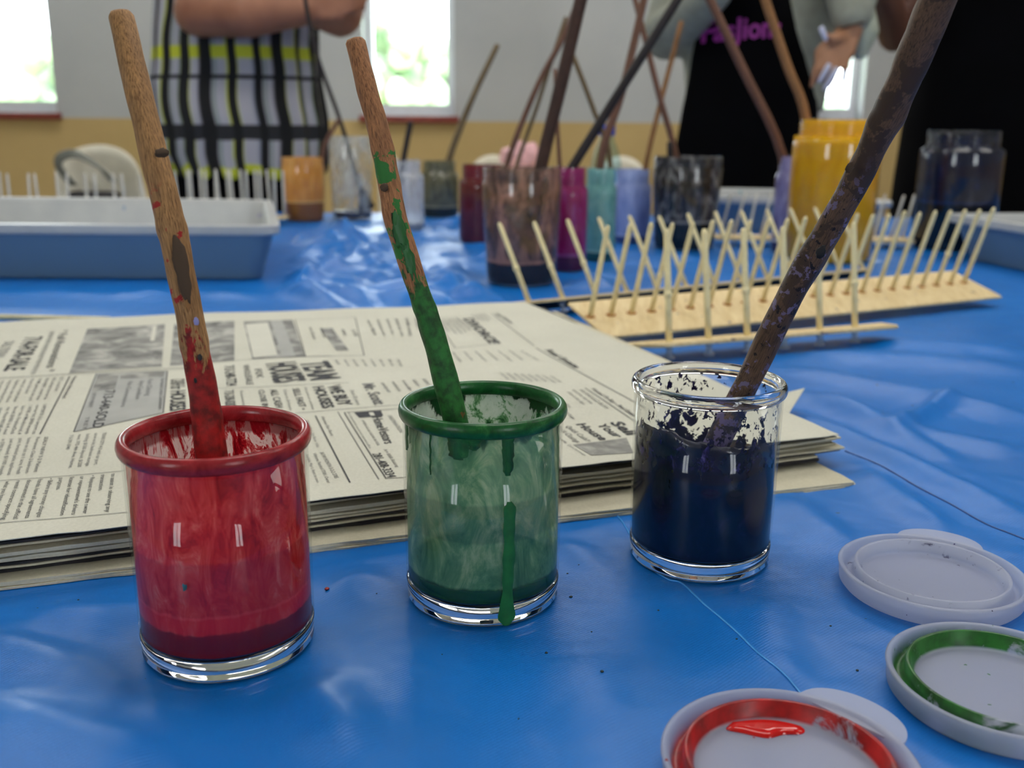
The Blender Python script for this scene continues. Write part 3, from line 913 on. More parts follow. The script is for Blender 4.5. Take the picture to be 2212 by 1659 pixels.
MAT['lip_red'] = film('red_paint_on_lip', [(.3, lin(120, 20, 28)), (.7, lin(176, 48, 52))], (-.5, -.4), (1, 1, 1), 90, transl=0, rough=.25)
MAT['lip_green'] = film('green_paint_on_lip', [(.3, lin(10, 52, 22)), (.55, lin(24, 92, 40)), (.75, lin(70, 130, 70))], (-.5, -.4), (1, 1, 1), 90, transl=0, rough=.3)
def film_shell(name, m, rt, r=.0313, z0=.0104, z1=.0815, n=96, side=None):
    # side: 'front' / 'back' half of the jar, None for all round
    prof = [(r, lerp(z0, z1, i / 24)) for i in range(25)]
    vs, fs = lathe(prof, n)
    if side:
        mid = math.atan2(-rt.location.y, -rt.location.x)
        def front(f):
            c = sum((Vector(vs[i]) for i in f), Vector()) / len(f)
            return math.cos(math.atan2(c.y, c.x) - mid) > -.12
        fs = [f for f in fs if front(f) == (side == 'front')]
    return mesh(name, vs, fs, m, rt)
def liquid(name, m, rt, z0, z1, r=.0309, tilt=0.0, sink=.0008):
    prof = [(.0001, z0), (r, z0), (r, z0 + .002), (r, z1), (r - .0008, z1 - sink * .6), (r * .6, z1 - sink), (.0001, z1 - sink)]
    vs, fs = lathe(prof, 72)
    return mesh(name, vs, fs, m, rt)
# --- red
rt = glass_jar('red', 'clear glass jar coated inside with red paint, nearest on the left')
MAT['red_film'] = film('red_paint_film', [(.34, lin(166, 14, 22)), (.46, lin(214, 38, 42)), (.57, lin(234, 80, 74)), (.70, lin(248, 146, 134))], (-.12, .02), (1, 1, .35), 130, 3.1,
    z_full=.05, z_clear=.135, transl=.45, rough=.4, shades=[(.006, .0195, (lin(134, 4, 16), .95)), (.0195, .0255, (lin(206, 26, 40), .7)), (.0262, .046, (lin(150, 16, 28), .35)), (.0255, .0262, (lin(226, 90, 96), .5))])
film_shell('paint_film', MAT['red_film'], rt, side='front')
MAT['red_film_in'] = film('red_paint_film_inside', [(.38, lin(110, 8, 18)), (.44, lin(176, 22, 32)), (.475, lin(216, 110, 108)), (.50, lin(244, 216, 210)), (.58, lin(238, 196, 190)), (.63, lin(180, 28, 38)), (.7, lin(130, 10, 20))], (-.3, -.2), (1, 1, .35), 120, 1.7,
    transl=.6, rough=.3, shades=[(.0745, .080, (lin(140, 10, 22), .8))])
film_shell('paint_film', MAT['red_film_in'], rt, side='back')
MAT['red_paint'] = paint('wet_red_paint', (140, 12, 26), .12)
liquid('paint', MAT['red_paint'], rt, .0104, .0190)
MAT['teal_paint'] = paint('teal_paint', (60, 130, 140))
bm = bmesh.new()
a0 = math.atan2(-.0319, -.0098) + .17
for i in range(9):
    a = 2 * math.pi * i / 9; r_ = .0013 * (1 + .3 * math.sin(i * 2.3))
    dz = r_ * math.sin(a); da = r_ * math.cos(a) / .0322 * .7
    bm.verts.new((.03262 * math.cos(a0 + da), .03262 * math.sin(a0 + da), (.0385 + dz * 1.1)))
bm.verts.ensure_lookup_table(); bm.faces.new(bm.verts[:])
bmesh.ops.solidify(bm, geom=bm.faces[:], thickness=-.0004)
frombm('paint_spot', bm, MAT['teal_paint'], rt)
# --- green
rt = glass_jar('green', 'clear glass jar coated inside with green paint, a drip running down its front')
MAT['green_film'] = film('green_paint_film', [(.34, lin(64, 124, 88)), (.50, lin(112, 166, 122)), (.66, lin(190, 214, 168))], (.10, .42), (1, 1, .5), 70, 7.7,
    z_full=.010, z_clear=.15, transl=.5, rough=.45, alpha=.80, shades=[(.006, .0165, (lin(28, 84, 42), .95)), (.036, .052, (lin(38, 92, 78), .35))])
film_shell('paint_film', MAT['green_film'], rt, side='front')
MAT['green_film_in'] = film('green_paint_film_inside', [(.36, lin(26, 84, 40)), (.43, lin(110, 156, 108)), (.48, lin(196, 210, 190)), (.62, lin(212, 220, 206)), (.67, lin(90, 140, 80))], (-.3, -.2), (1, 1, .7), 90, 4.4, transl=.5)
film_shell('paint_film', MAT['green_film_in'], rt, side='back')
MAT['green_top'] = film('green_paint_splashes', [(.30, lin(8, 44, 18)), (.6, lin(22, 84, 36)), (.8, lin(70, 130, 70))], (.34, .42), (1, 1, .6), 85, 2.2,
    z_full=.104, z_clear=.064, transl=.2, rough=.35)
film_shell('paint_splash', MAT['green_top'], rt, r=.0311, z0=.052)
MAT['green_paint'] = paint('wet_green_paint', (16, 66, 34), .15)
liquid('paint', MAT['green_paint'], rt, .0104, .0150)
MAT['drip_green'] = paint('dried_green_drip', (34, 104, 44), .35)
def drip(name, ang, pts, m, parent, r0=.0326, th=.0006):
    """pts: (z, half width) list; a raised run of paint on the outside of the jar"""
    vs, fs = [], []
    for (z, hw, sh) in pts:
        for k in range(7):
            f = -1 + k / 3
            a = ang + (sh + hw * f) / r0
            rr = r0 - .0002 + th * math.sqrt(max(0, 1 - f * f))
            vs.append((rr * math.cos(a), rr * math.sin(a), z))
    for j in range(len(pts) - 1):
        for k in range(6):
            a = j * 7 + k; fs.append((a + 7, a + 8, a + 1, a))
    o = mesh(name, vs, fs, m, parent); return o
aF = math.atan2(-.3826, .0117) + .31
pts = []
for i in range(40):
    z = lerp(.0535, .0012, i / 39); f = i / 39
    hw = .0024 + .0008 * noise.noise(Vector((z * 150, 2, 0))) + (.0014 * math.exp(-((f - .93) / .07) ** 2))
    if i < 2: hw *= .4 + .3 * i
    if i > 37: hw *= (41 - i) / 4
    pts.append((z, max(.0003, hw), .0005 * math.sin(f * 5) + .0008 * noise.noise(Vector((z * 90, 7, 0)))))
drip('paint_drip', aF, pts, MAT['drip_green'], rt)
for (da, zl, w_, lab) in ((.30, .064, .0026, 0), (-1.20, .068, .0022, 0), (-.29, .0705, .0048, 1), (-.67, .0625, .0005, 0), (-.1, .0745, .0025, 0)):
    pts = []
    for i in range(18):
        f = i / 17; z = lerp(.0800, zl, f)
        pts.append((z, w_ * (1 - .25 * f) * (1 if f < .9 else .55) + .0006 * min(1, w_ / .002) * noise.noise(Vector((f * 9, da * 10, 0))), .0006 * noise.noise(Vector((f * 6, da, 5)))))
    drip('paint_run', aF - .31 + da, pts, MAT['lip_green'], rt, r0=.0325, th=.0005)
# --- purple
rt = glass_jar('purple', 'clear glass jar three quarters full of dark purple paint, farthest right')
MAT['purple_film'] = film('purple_paint_splashes', [(.30, lin(8, 5, 24)), (.52, lin(24, 16, 60)), (.64, lin(74, 60, 130)), (.75, lin(150, 140, 190))], (.55, .58), (1, 1, .8), 125, 5.5,
    z_full=.022, z_clear=.088, transl=.3, rough=.3, shades=[(.0, .052, (lin(7, 8, 40), .9))])
film_shell('paint_splash', MAT['purple_film'], rt)
MAT['purple_specks'] = film('purple_paint_specks', [(.30, lin(8, 5, 24)), (.6, lin(30, 22, 70)), (.75, lin(90, 80, 150))], (.585, .60), (1, 1, .7), 260, 8.8, transl=.3)
film_shell('paint_splash', MAT['purple_specks'], rt, r=.0311, z0=.046, z1=.0800)
MAT['purple_paint'] = paint('dark_purple_paint', (8, 7, 34), .18)
# surface of the coating climbs on the left side
n = 96
vs, fs = [], []
levels = 16
for j in range(levels + 1):
    for i in range(n):
        a = 2 * math.pi * i / n
        topl = .0540 - .0085 * math.sin(a) + .010 * max(0, math.cos(a - math.pi * 1.12)) ** 3 + .0022 * noise.noise(Vector((math.cos(a) * 3, math.sin(a) * 3, 0))) + .0010 * noise.noise(Vector((math.cos(a) * 14, math.sin(a) * 14, 5)))
        vs.append((.0309 * math.cos(a), .0309 * math.sin(a), lerp(.0104, topl, j / levels)))
for j in range(levels):
    for i in range(n):
        i2 = (i + 1) % n; fs.append((j*n+i, j*n+i2, (j+1)*n+i2, (j+1)*n+i))
c0 = len(vs); vs.append((0, 0, .046)); 
for i in range(n): fs.append((levels*n+i, levels*n+(i+1) % n, c0))
c0 = len(vs); vs.append((0, 0, .0104))
for i in range(n): fs.append(((i+1) % n, i, c0))
mesh('paint', vs, fs, MAT['purple_paint'], rt)

# ================================================================ STICKS
def wood_stick_mat(name, base, dark, painted=None, pz=None, pvar=.02, marks=None, gloss=.55, grain=1.0):
    """local z runs along the stick; painted below z = pz"""
    m, nt, out = newmat(name); N = NT(nt)
    tc = N.n('ShaderNodeTexCoord'); ob = tc.outputs['Object']
    mp = N.n('ShaderNodeMapping'); mp.inputs['Scale'].default_value = (1, 1, .055); N.l(ob, mp.inputs[0])
    g = N.noise(mp.outputs[0], 2300, 4, .65)
    mp2 = N.n('ShaderNodeMapping'); mp2.inputs['Scale'].default_value = (1, 1, .3); N.l(ob, mp2.inputs[0])
    b = N.noise(mp2.outputs[0], 90, 4)
    col = N.ramp(g, [(.34, lin(*dark)), (.5, lin(*base)), (.7, lin(*[min(255, q * 1.18) for q in base]))])
    col = N.mix(N.math('MULTIPLY', N.step(b, .45, .68), .35), col, lin(*dark))
    z = N.sep(ob)[2]
    h = g; rough = gloss
    if painted:
        n1 = N.noise(mp2.outputs[0], 220, 5, .65, .5)
        zz = N.math('ADD', z, N.math('MULTIPLY', N.math('SUBTRACT', n1, .5), pvar * 8))
        msk = N.math('SUBTRACT', 1.0, N.step(zz, pz - .002, pz + .002))
        pn = N.noise(ob, 260, 4)
        pc = N.ramp(pn, [(.35, lin(*[q * .6 for q in painted])), (.65, lin(*painted))])
        col = N.mix(msk, col, pc)
    for mk in (marks or []):
        # (z centre, half length, noise scale, threshold, colour)
        zc, hl, s_, th, c_ = mk
        n1 = N.noise(ob, s_, 4, .6, .3)
        near = N.math('SUBTRACT', 1.0, N.step(N.math('ABSOLUTE', N.math('SUBTRACT', z, zc)), hl * .7, hl))
        msk = N.math('MULTIPLY', near, N.step(n1, th, th + .03))
        col = N.mix(msk, col, lin(*c_))
    N.l(N.pbr(col, rough, N.bump(h, .45 * grain, .0006), Specular_IOR_Level=.35), out.inputs[0]); return m
def stick(name, pts, radii, m, label=None, cat='stick', group=None, n=20, wob=.10, seed=0.0, parent=None, knots=(), k=10, bend=0.0):
    """branch through world points; its mesh is laid along local z so that the grain follows it"""
    P = spline(pts, k) if len(pts) > 2 else [Vector(pts[0]).lerp(Vector(pts[1]), i / (k * 3)) for i in range(k * 3 + 1)]
    L = (P[-1] - P[0]).length
    ax = (P[-1] - P[0]).normalized()
    q = Vector((0, 0, 1)).rotation_difference(ax)
    inv = q.inverted()
    loc = [inv @ (p - P[0]) for p in P]
    m_ = len(loc)
    rad = []
    for j in range(m_):
        f = j / (m_ - 1)
        if isinstance(radii, (list, tuple)):
            x = f * (len(radii) - 1); i = min(int(x), len(radii) - 2); r = lerp(radii[i], radii[i + 1], x - i)
        else: r = radii
        for (kf, kw, ka) in knots: r *= 1 + ka * math.exp(-((f - kf) / kw) ** 2)
        r *= 1 + wob * .5 * noise.noise(Vector((f * 9, seed, 0)))
        rad.append(r)
    # rounded ends
    e = min(rad[-1], L * .02)
    loc = [loc[0]] + loc + [loc[-1] + Vector((0, 0, e * .35)), loc[-1] + Vector((0, 0, e * .5))]
    loc[0] = loc[1] - Vector((0, 0, e * .3))
    rad = [rad[0] * .6] + rad + [rad[-1] * .8, rad[-1] * .25]
    vs, fs = tube_geo(loc, rad, n, noise_amp=wob, seed=seed)
    o = mesh(name, vs, fs, m, parent)
    o.rotation_mode = 'QUATERNION'; o.location = P[0]; o.rotation_quaternion = q
    if label: tag(o, label, cat, group)
    return o
def on(o, p):                   # world point -> local coordinates of a stick
    return o.rotation_quaternion.inverted() @ (Vector(p) - o.location)
def wart(o, u, v, Y, ru, rz, m, name='knot', depth=.35, rough=0.3):
    """flattened knot / scar lying on the camera side of a stick"""
    p = on(o, W(u, v, Y))
    bm = bmesh.new(); bmesh.ops.create_icosphere(bm, subdivisions=3, radius=1)
    for w_ in bm.verts:
        w_.co *= 1 + rough * noise.noise(w_.co * 2.2 + Vector((u, v, 0)))
    me = bpy.data.meshes.new(name); bm.to_mesh(me); bm.free()
    c = link(name, me, m, o)
    d = o.rotation_quaternion.inverted() @ (CAM - W(u, v, Y)); d.z = 0; d.normalize()
    zt = Vector((0, 0, 1)); xt = zt.cross(d)
    Mx = Matrix((xt, d, zt)).transposed().to_4x4()
    c.matrix_local = Matrix.Translation(p) @ Mx @ Matrix.Diagonal((ru, ru * depth, rz, 1))
    return c
MAT['w_red'] = wood_stick_mat('peeled_branch_red_end', (172, 128, 80), (104, 70, 40), (178, 28, 26), .105, .010,
    marks=[(.13, .035, 160, .60, (170, 30, 30)), (.02, .04, 190, .62, (120, 100, 50))])
MAT['w_green'] = wood_stick_mat('peeled_branch_green_end', (172, 118, 76), (100, 62, 38), (46, 120, 50), .128, .007,
    marks=[(.05, .05, 160, .68, (120, 84, 40)), (.150, .035, 130, .54, (46, 120, 50))])
MAT['w_purple'] = wood_stick_mat('bark_branch_purple_end', (98, 74, 56), (54, 38, 30), (40, 28, 50), .050, .010,
    marks=[(.28, .22, 70, .53, (66, 49, 38)), (.09, .09, 210, .58, (112, 100, 128)), (.08, .10, 300, .61, (22, 14, 22)), (.03, .03, 160, .50, (96, 84, 126))], grain=.35)
MAT['knot'] = paint('dark_knot_wood', (78, 58, 38), .7); MAT['black_spot'] = paint('black_paint_spot', (16, 14, 18), .4)
MAT['lilac_spot'] = paint('lilac_paint_spot', (150, 150, 205), .5)
MAT['knot_rim'] = paint('light_knot_wood', (170, 120, 66), .6)
xr, yr = FRONT['red']
s = stick('wooden_stick', [Vector((xr + .008, yr - .010, T + .011)), W(458, 985, .335), W(447, 900, .336), W(431, 800, .338), W(412, 700, .340), W(385, 560, .344), W(362, 450, .348), W(336, 350, .352), W(300, 200, .360), W(262, 36, .372)],
    [.0058, .0057, .0052, .0048, .0047, .0049, .0050, .0048, .0046, .0044], MAT['w_red'], 'brown peeled branch standing in the red paint jar, its lower end red', 'wooden stick', 'paint stirring sticks', 28, .09, 1.1, knots=((.62, .02, .10), (.40, .02, .06)))
wart(s, 392, 578, .3365, .0024, .0115, MAT['knot'], depth=.30)
wart(s, 403, 636, .3355, .0013, .0055, MAT['knot_rim'], depth=.45)
wart(s, 350, 330, .3445, .0024, .0016, MAT['knot'], depth=.4)
wart(s, 275, 161, .3605, .0005, .0007, MAT['black_spot'], 'paint_spot')
wart(s, 432, 772, .3325, .0008, .0011, MAT['black_spot'], 'paint_spot'); wart(s, 422, 822, .3315, .0005, .0009, MAT['black_spot'], 'paint_spot')
wart(s, 424, 694, .3325, .0009, .0014, MAT['lilac_spot'], 'paint_spot')
xg, yg = FRONT['green']
s = stick('wooden_stick', [Vector((xg + .002, yg - .006, T + .011)), W(983, 905, .372), W(935, 720, .376), W(908, 640, .378), W(858, 484, .383), W(841, 400, .386), W(822, 300, .390), W(795, 200, .394), W(768, 92, .40)],
    [.0050, .0050, .0047, .0043, .0045, .0044, .0042, .0039, .0038], MAT['w_green'], 'reddish brown branch standing in the green paint jar, its lower half green', 'wooden stick', 'paint stirring sticks', 28, .10, 5.2, knots=((.72, .02, .08),))
wart(s, 830, 405, .380, .0015, .0016, MAT['knot'], depth=.45)
MAT['green_patch'] = MAT['drip_green']
wart(s, 866, 510, .3775, .0022, .0075, MAT['green_patch'], 'paint_patch', depth=.25, rough=.8)
wart(s, 886, 565, .3760, .0018, .0060, MAT['green_patch'], 'paint_patch', depth=.25, rough=.9)
xp, yp = FRONT['purple']
s = stick('wooden_stick', [Vector((xp - .012, yp - .006, T + .018)), W(1603, 850, .430), W(1706, 640, .418), W(1822, 440, .402), W(1893, 300, .390), W(1940, 200, .382), W(2000, 60, .370), W(2056, -70, .360), W(2100, -170, .352)],
    [.0058, .0057, .0056, .0056, .0058, .0061, .0063, .0063, .0063], MAT['w_purple'], 'thick dark bark branch leaning out of the dark purple paint jar', 'wooden stick', 'paint stirring sticks', 28, .12, 9.3, knots=((.30, .02, .10), (.55, .03, .07)))
wart(s, 1773, 545, .3975, .0018, .0028, MAT['black_spot'], depth=.3)
wart(s, 1835, 362, .3845, .0014, .0022, MAT['knot'], depth=.3)

# ================================================================ LIDS
def lid_mat(name, paint_c=None, inner=None):
    m, nt, out = newmat(name); N = NT(nt)
    tc = N.n('ShaderNodeTexCoord'); ob = tc.outputs['Object']
    base = lin(206, 210, 226)
    p0 = N.pbr(base, .3, Specular_IOR_Level=.45)
    tl = N.n('ShaderNodeBsdfTranslucent'); tl.inputs[0].default_value = lin(214, 218, 232)
    tr = N.n('ShaderNodeBsdfTransparent')
    a = N.n('ShaderNodeMixShader'); a.inputs[0].default_value = .4
    N.l(p0, a.inputs[1]); N.l(tl.outputs[0], a.inputs[2])
    b = N.n('ShaderNodeMixShader'); b.inputs[0].default_value = .64
    N.l(tr.outputs[0], b.inputs[1]); N.l(a.outputs[0], b.inputs[2])
    sh = b.outputs[0]
    if paint_c:
        col, rlo, rhi, th, sc_ = paint_c
        xyz = N.sep(ob)
        r2 = N.math('SQRT', N.math('ADD', N.math('POWER', xyz[0], 2), N.math('POWER', xyz[1], 2)))
        n1 = N.noise(ob, sc_, 5, .65, .5)
        band = N.math('MULTIPLY', N.step(r2, rlo - .0008, rlo + .0004), N.math('SUBTRACT', 1.0, N.step(r2, rhi - .0004, rhi + .0014)))
        msk = N.math('MULTIPLY', band, N.step(n1, th, th + .10))
        if inner:
            sp_ = N.step(N.noise(ob, inner[0], 2), inner[1], inner[1] + .02)
            msk = N.math('MAXIMUM', msk, sp_)
        cc = N.ramp(N.noise(ob, 120, 3), [(.3, lin(*[q * .55 for q in col])), (.7, lin(*col))])
        pp = N.pbr(cc, .3)
        mx = N.n('ShaderNodeMixShader'); N.l(msk, mx.inputs[0]); N.l(sh, mx.inputs[1]); N.l(pp, mx.inputs[2]); sh = mx.outputs[0]
    N.l(sh, out.inputs[0]); return m
LID = [(.0300, .0016), (.0335, .0002), (.0358, .0003), (.0374, .0022), (.0380, .0082), (.0384, .0092), (.0376, .0097), (.0362, .0092), (.0352, .0052), (.0346, .0040),
       (.0326, .0040), (.0318, .0058), (.0314, .0098), (.0306, .0101), (.0300, .0096), (.0288, .0050), (.0276, .0040), (.0262, .0040), (.0150, .0042), (.0001, .0042)]
LIDB = [(.0001, .0030), (.0262, .0028), (.0280, .0026), (.0300, .0016)]
def plastic_lid(x, y, ang, m, label):
    rt = empty('lid', (x, y, T), label, 'plastic lid', None)
    lathe_obj('lid_body', LIDB + LID[1:], m, rt, 128)
    # finger tab
    vs, fs = [], []
    n = 24
    for z in (.0074, .0082):
        for i in range(n + 1):
            a = math.pi * i / n
            vs.append((math.cos(a) * .0185, .0335 + math.sin(a) ** .8 * .0135, z + .0012 * math.sin(a)))
    fs.append(tuple(reversed(range(n + 1)))); fs.append(tuple(range(n + 1, 2 * n + 2)))
    for i in range(n): fs.append((i, i + 1, i + n + 2, i + n + 1))
    fs.append((n, 0, n + 1, 2 * n + 1))
    t = mesh('tab', vs, fs, MAT['lid_plain'], rt, smooth=False)
    t.rotation_euler = (0, 0, ang)
    return rt
MAT['lid_plain'] = lid_mat('frosted_lid_plastic')
MAT['lid_white'] = lid_mat('frosted_lid_with_purple_specks', ((50, 40, 90), .0280, .0345, .60, 140), (420, .74))
MAT['lid_green'] = lid_mat('frosted_lid_with_green_paint', ((44, 118, 44), .0284, .0350, .37, 60), (170, .72))
MAT['lid_red'] = lid_mat('frosted_lid_with_red_paint', ((190, 30, 30), .0284, .0345, .35, 60), (150, .76))
plastic_lid(.1815, .389, R(-28), MAT['lid_white'], 'frosted plastic lid with small purple specks, topmost of the three lids')
plastic_lid(.1715, .3045, R(-75), MAT['lid_green'], 'frosted plastic lid with green paint round its inner ring')
l3 = plastic_lid(.0845, .2570, R(-48), MAT['lid_red'], 'frosted plastic lid with wet red paint round its inner ring')
MAT['wet_red'] = plain('wet_red_puddle', (205, 24, 20), .08, .03)
MAT['wet_green'] = plain('wet_green_puddle', (60, 140, 40), .2, .03)
def puddle(name, parent, pts, m, z=.0042, h=.0012):
    bm = bmesh.new(); P = spline([Vector((a, b, 0)) for a, b in pts] + [Vector((*pts[0], 0))], 5)[:-1]
    rings = []
    c = sum(P, Vector()) / len(P)
    for (k, zz) in ((1, 0), (.93, h * .6), (.75, h), (.3, h)):
        rings.append([bm.verts.new((lerp(c.x, p.x, k), lerp(c.y, p.y, k), z + zz)) for p in P])
    for a, b in zip(rings, rings[1:]):
        for i in range(len(P)):
            j = (i + 1) % len(P); bm.faces.new((a[i], a[j], b[j], b[i]))
    bm.faces.new(rings[-1])
    return frombm(name, bm, m, parent, smooth=True)
puddle('wet_paint', l3, [(-.012, .0255), (-.004, .027), (.004, .0265), (.011, .0235), (.010, .020), (.004, .0195), (-.002, .0175), (-.009, .020), (-.014, .022)], MAT['wet_red'])

# ================================================================ JARS AT THE BACK OF THE TABLE
def canning_jar(key, label, liquid_rgb, film_stops, fill=.15, cover=(-.3, -.1), film_alpha=1.0, transl=.35, shape='round', neckfrac=.84, group=None, z_full=None, z_clear=None, film_rough=.4, fine_streak=(1, 1, .4)):
    x, y, r, H = JD[key]
    rt = empty('canning_jar', (x, y, T), label, 'jar', None)
    rn = r * neckfrac; sh = H - .026 if shape != 'straight' else H - .018
    body = [(r * .72, .0012), (r * .93, .0020), (r, .010), (r, sh - .012), (r * .985, sh - .004), (rn * 1.02, sh + .001)]
    if shape == 'straight':
        body = [(r * .74, .0012), (r * .86, .003), (r * .89, .012), (r * .97, H * .6), (r, sh - .002), (r * .99, sh)]
        rn = r * .97
    z = body[-1][1]; neck = []
    hn = H - z
    for i in range(3):               # screw threads
        zz = z + hn * (.16 + .24 * i)
        neck += [(rn, zz - hn * .06), (rn * 1.035, zz), (rn, zz + hn * .06)]
    neck += [(rn * 1.01, H - .002), (rn * .985, H)]
    outer = body + neck
    inner = [(max(.001, q - .0012), zz if i else zz + .004) for i, (q, zz) in enumerate(outer)]
    sq = .07 if shape == 'square' else 0.0
    prof = outer + list(reversed(inner)) + [(.0001, .0055)]
    prof = [(.0001, .0014)] + prof
    lathe_obj('glass_body', prof, MAT['glass'], rt, 64, sq=sq)
    m = film('coating_' + key, film_stops, cover, fine_streak, 45, x * 13, transl=transl, rough=film_rough, alpha=film_alpha, z_full=z_full, z_clear=z_clear,
        shades=([(0, fill * H, (lin(*liquid_rgb), .94)), (fill * H, fill * H + .004, (film_stops[2 if len(film_stops) > 2 else 1][1], .9))] if fill and fill < .5 else None))
    fi = [(q - .0004, zz) for q, zz in inner[1:-1]]
    fi = [(q, zz) for q, zz in fi]
    vs, fs = lathe(fi, 64, sq=sq)
    mesh('paint_film', vs, fs, m, rt)
    if fill:
        pm = paint('paint_' + key, liquid_rgb, .2)
        rr = inner[2][0] - .0010
        rb = inner[1][0] - .0012
        vs, fs = lathe([(.0001, .0062), (rb, .0062), (rr * .985, .012), (rr, .03) if fill * H > .032 else (rr * .99, fill * H - .002), (rr, fill * H), (rr - .002, fill * H - .001), (.0001, fill * H - .001)], 48, sq=sq)
        mesh('paint', vs, fs, pm, rt)
    return rt
def S(*c): return [(p, lin(*q)) for p, q in c]
canning_jar('brown', 'large clear jar with brown paint stains and dark paint at the bottom', (30, 18, 18), S((.36, (57, 43, 36)), (.48, (126, 94, 77)), (.60, (200, 147, 126))), .20, (.2, .5), .85, shape='straight')
canning_jar('dark_red', 'jar of dark red paint, half hidden behind the large brown stained jar', (90, 10, 18), S((.3, (96, 19, 26)), (.7, (145, 36, 40))), .8)
canning_jar('magenta', 'jar of magenta paint between the brown jar and the teal jar', (96, 14, 70), S((.3, (126, 22, 89)), (.5, (180, 31, 117)), (.7, (180, 91, 166))), .15)
canning_jar('teal', 'jar coated with pale teal paint, right of the magenta jar', (26, 92, 96), S((.3, (98, 166, 166)), (.5, (142, 205, 200)), (.7, (180, 226, 214))), .1, shape='round')
canning_jar('lavender', 'jar coated with pale blue lavender paint, left of the black jar', (60, 80, 150), S((.3, (126, 145, 210)), (.7, (191, 205, 247))), .1)
canning_jar('black', 'wide jar smeared with black paint, standing before the dark apron', (10, 10, 12), S((.40, (15, 15, 17)), (.52, (57, 54, 54)), (.62, (168, 163, 159))), .30, (.1, .4), .95, shape='straight')
canning_jar('lilac', 'narrow jar streaked with lilac paint, left of the yellow jar', (60, 54, 110), S((.3, (108, 98, 154)), (.6, (180, 173, 226)), (.75, (249, 247, 255))), .12)
canning_jar('yellow', 'tall square shouldered jar full of bright yellow paint', (214, 160, 0), S((.3, (238, 172, 0)), (.7, (255, 204, 4))), .88, (-.3, -.1), shape='square', neckfrac=.86)
canning_jar('blue', 'tall jar with dark blue paint and a bare glass neck, at the far right', (4, 6, 22), S((.3, (4, 8, 36)), (.6, (8, 16, 56)), (.72, (16, 40, 96))), .40, (.3, .55), .97, shape='square', z_full=.09, z_clear=.235, neckfrac=.84)
canning_jar('olive', 'jar smeared with dark olive paint, between the clear jar and the dark red jar', (24, 24, 14), S((.3, (63, 63, 45)), (.55, (126, 121, 91)), (.75, (180, 173, 135))), .18, (-.1, .25), .95)
canning_jar('clear_small', 'small clear jar with a milky white coating and a thin dark stick', (190, 192, 196), S((.3, (200, 205, 217)), (.7, (243, 244, 251))), .12, (.2, .6), .75)
canning_jar('clear_big', 'big clear jar with a little dark paint and a flared brush inside', (70, 74, 92), S((.3, (200, 205, 205)), (.7, (247, 247, 242))), .10, (.3, .7), .70, shape='straight')
canning_jar('amber', 'jar of amber orange paint standing at the corner of the left tray', (160, 100, 36), S((.3, (212, 142, 57)), (.55, (242, 175, 82)), (.75, (255, 214, 135))), .3, shape='straight')

def bgm(name, a, b): return wood_stick_mat(name, a, b, grain=.4)
MAT['b_dark'] = bgm('dark_bark', (70, 46, 36), (34, 22, 18)); MAT['b_red'] = bgm('reddish_bark', (118, 82, 64), (78, 54, 42))
MAT['b_olive'] = bgm('olive_bark', (120, 100, 68), (76, 62, 42)); MAT['b_orange'] = bgm('orange_bark', (150, 106, 64), (104, 70, 42))
MAT['b_black'] = bgm('blackened_stick', (44, 38, 38), (22, 18, 20))
GS = 'brush sticks in the jars at the back'
def bstick(key, pts, w0, w1, m, label, dy=0.0, top_dy=0.0):
    x, y, r, H = JD[key]
    P = []
    n = len(pts)
    for i, (u, v) in enumerate(pts):
        P.append(W(u, v, y + dy + top_dy * (i / (n - 1))))
    # foot of the stick stays inside the jar
    f = P[0]; dx, dyy = f.x - x, f.y - y; d = math.hypot(dx, dyy)
    lim = r * .72
    if d > lim: f.x = x + dx / d * lim; f.y = y + dyy / d * lim
    f.z = max(f.z, T + .012)
    dep = (P[-1] - CAM).length
    return stick('brush_stick', P, [w0 * dep / F_PX / 2, w1 * dep / F_PX / 2], m, label, 'stick', GS, 12, .08, w0 + len(pts), k=5)
bstick('brown', [(1128, 600), (1170, 355), (1222, 140), (1268, -60)], 27, 26, MAT['b_dark'], 'thick dark brown stick rising from the large brown stained jar', -.01)
bstick('dark_red', [(1058, 505), (1098, 346), (1163, 181), (1221, 72), (1262, -40)], 13, 11, MAT['b_red'], 'thin reddish brown stick leaning right out of the dark red jar')
bstick('dark_red', [(1078, 505), (1120, 345), (1160, 230), (1199, 108), (1222, 38)], 9, 8, MAT['b_olive'], 'thin olive stick just behind the reddish one in the dark red jar', .02)
bstick('magenta', [(1206, 410), (1240, 355), (1328, 214), (1397, 105), (1500, -58)], 20, 19, MAT['b_black'], 'nearly black stick leaning far right out of the magenta jar')
bstick('magenta', [(1216, 560), (1209, 355), (1203, 250), (1199, 150)], 9, 8, MAT['b_red'], 'thin upright brown stick behind the thick dark one in the magenta jar', .03)
bstick('teal', [(1290, 540), (1298, 345), (1345, 195), (1400, -40)], 18, 15, MAT['b_red'], 'brown stick leaning right out of the pale teal jar')
bstick('teal', [(1305, 540), (1318, 350), (1285, 245), (1232, 105)], 11, 10, MAT['b_olive'], 'thin olive stick leaning left out of the pale teal jar', .02)
bstick('lavender', [(1372, 510), (1396, 352), (1425, 230), (1472, 48)], 11, 10, MAT['b_orange'], 'thin orange brown stick with a bare top, in the lavender jar')
bstick('black', [(1490, 520), (1460, 336), (1425, 210), (1395, 90), (1362, -40)], 14, 11, MAT['b_red'], 'thin brown stick leaning left out of the black smeared jar')
bstick('black', [(1462, 520), (1449, 400), (1447, 308)], 12, 12, MAT['b_black'], 'short black stub of a brush in the black smeared jar', -.02)
bstick('lilac', [(1702, 520), (1690, 336), (1600, 140), (1520, -30)], 19, 18, MAT['b_red'], 'brown stick leaning left out of the narrow lilac jar')
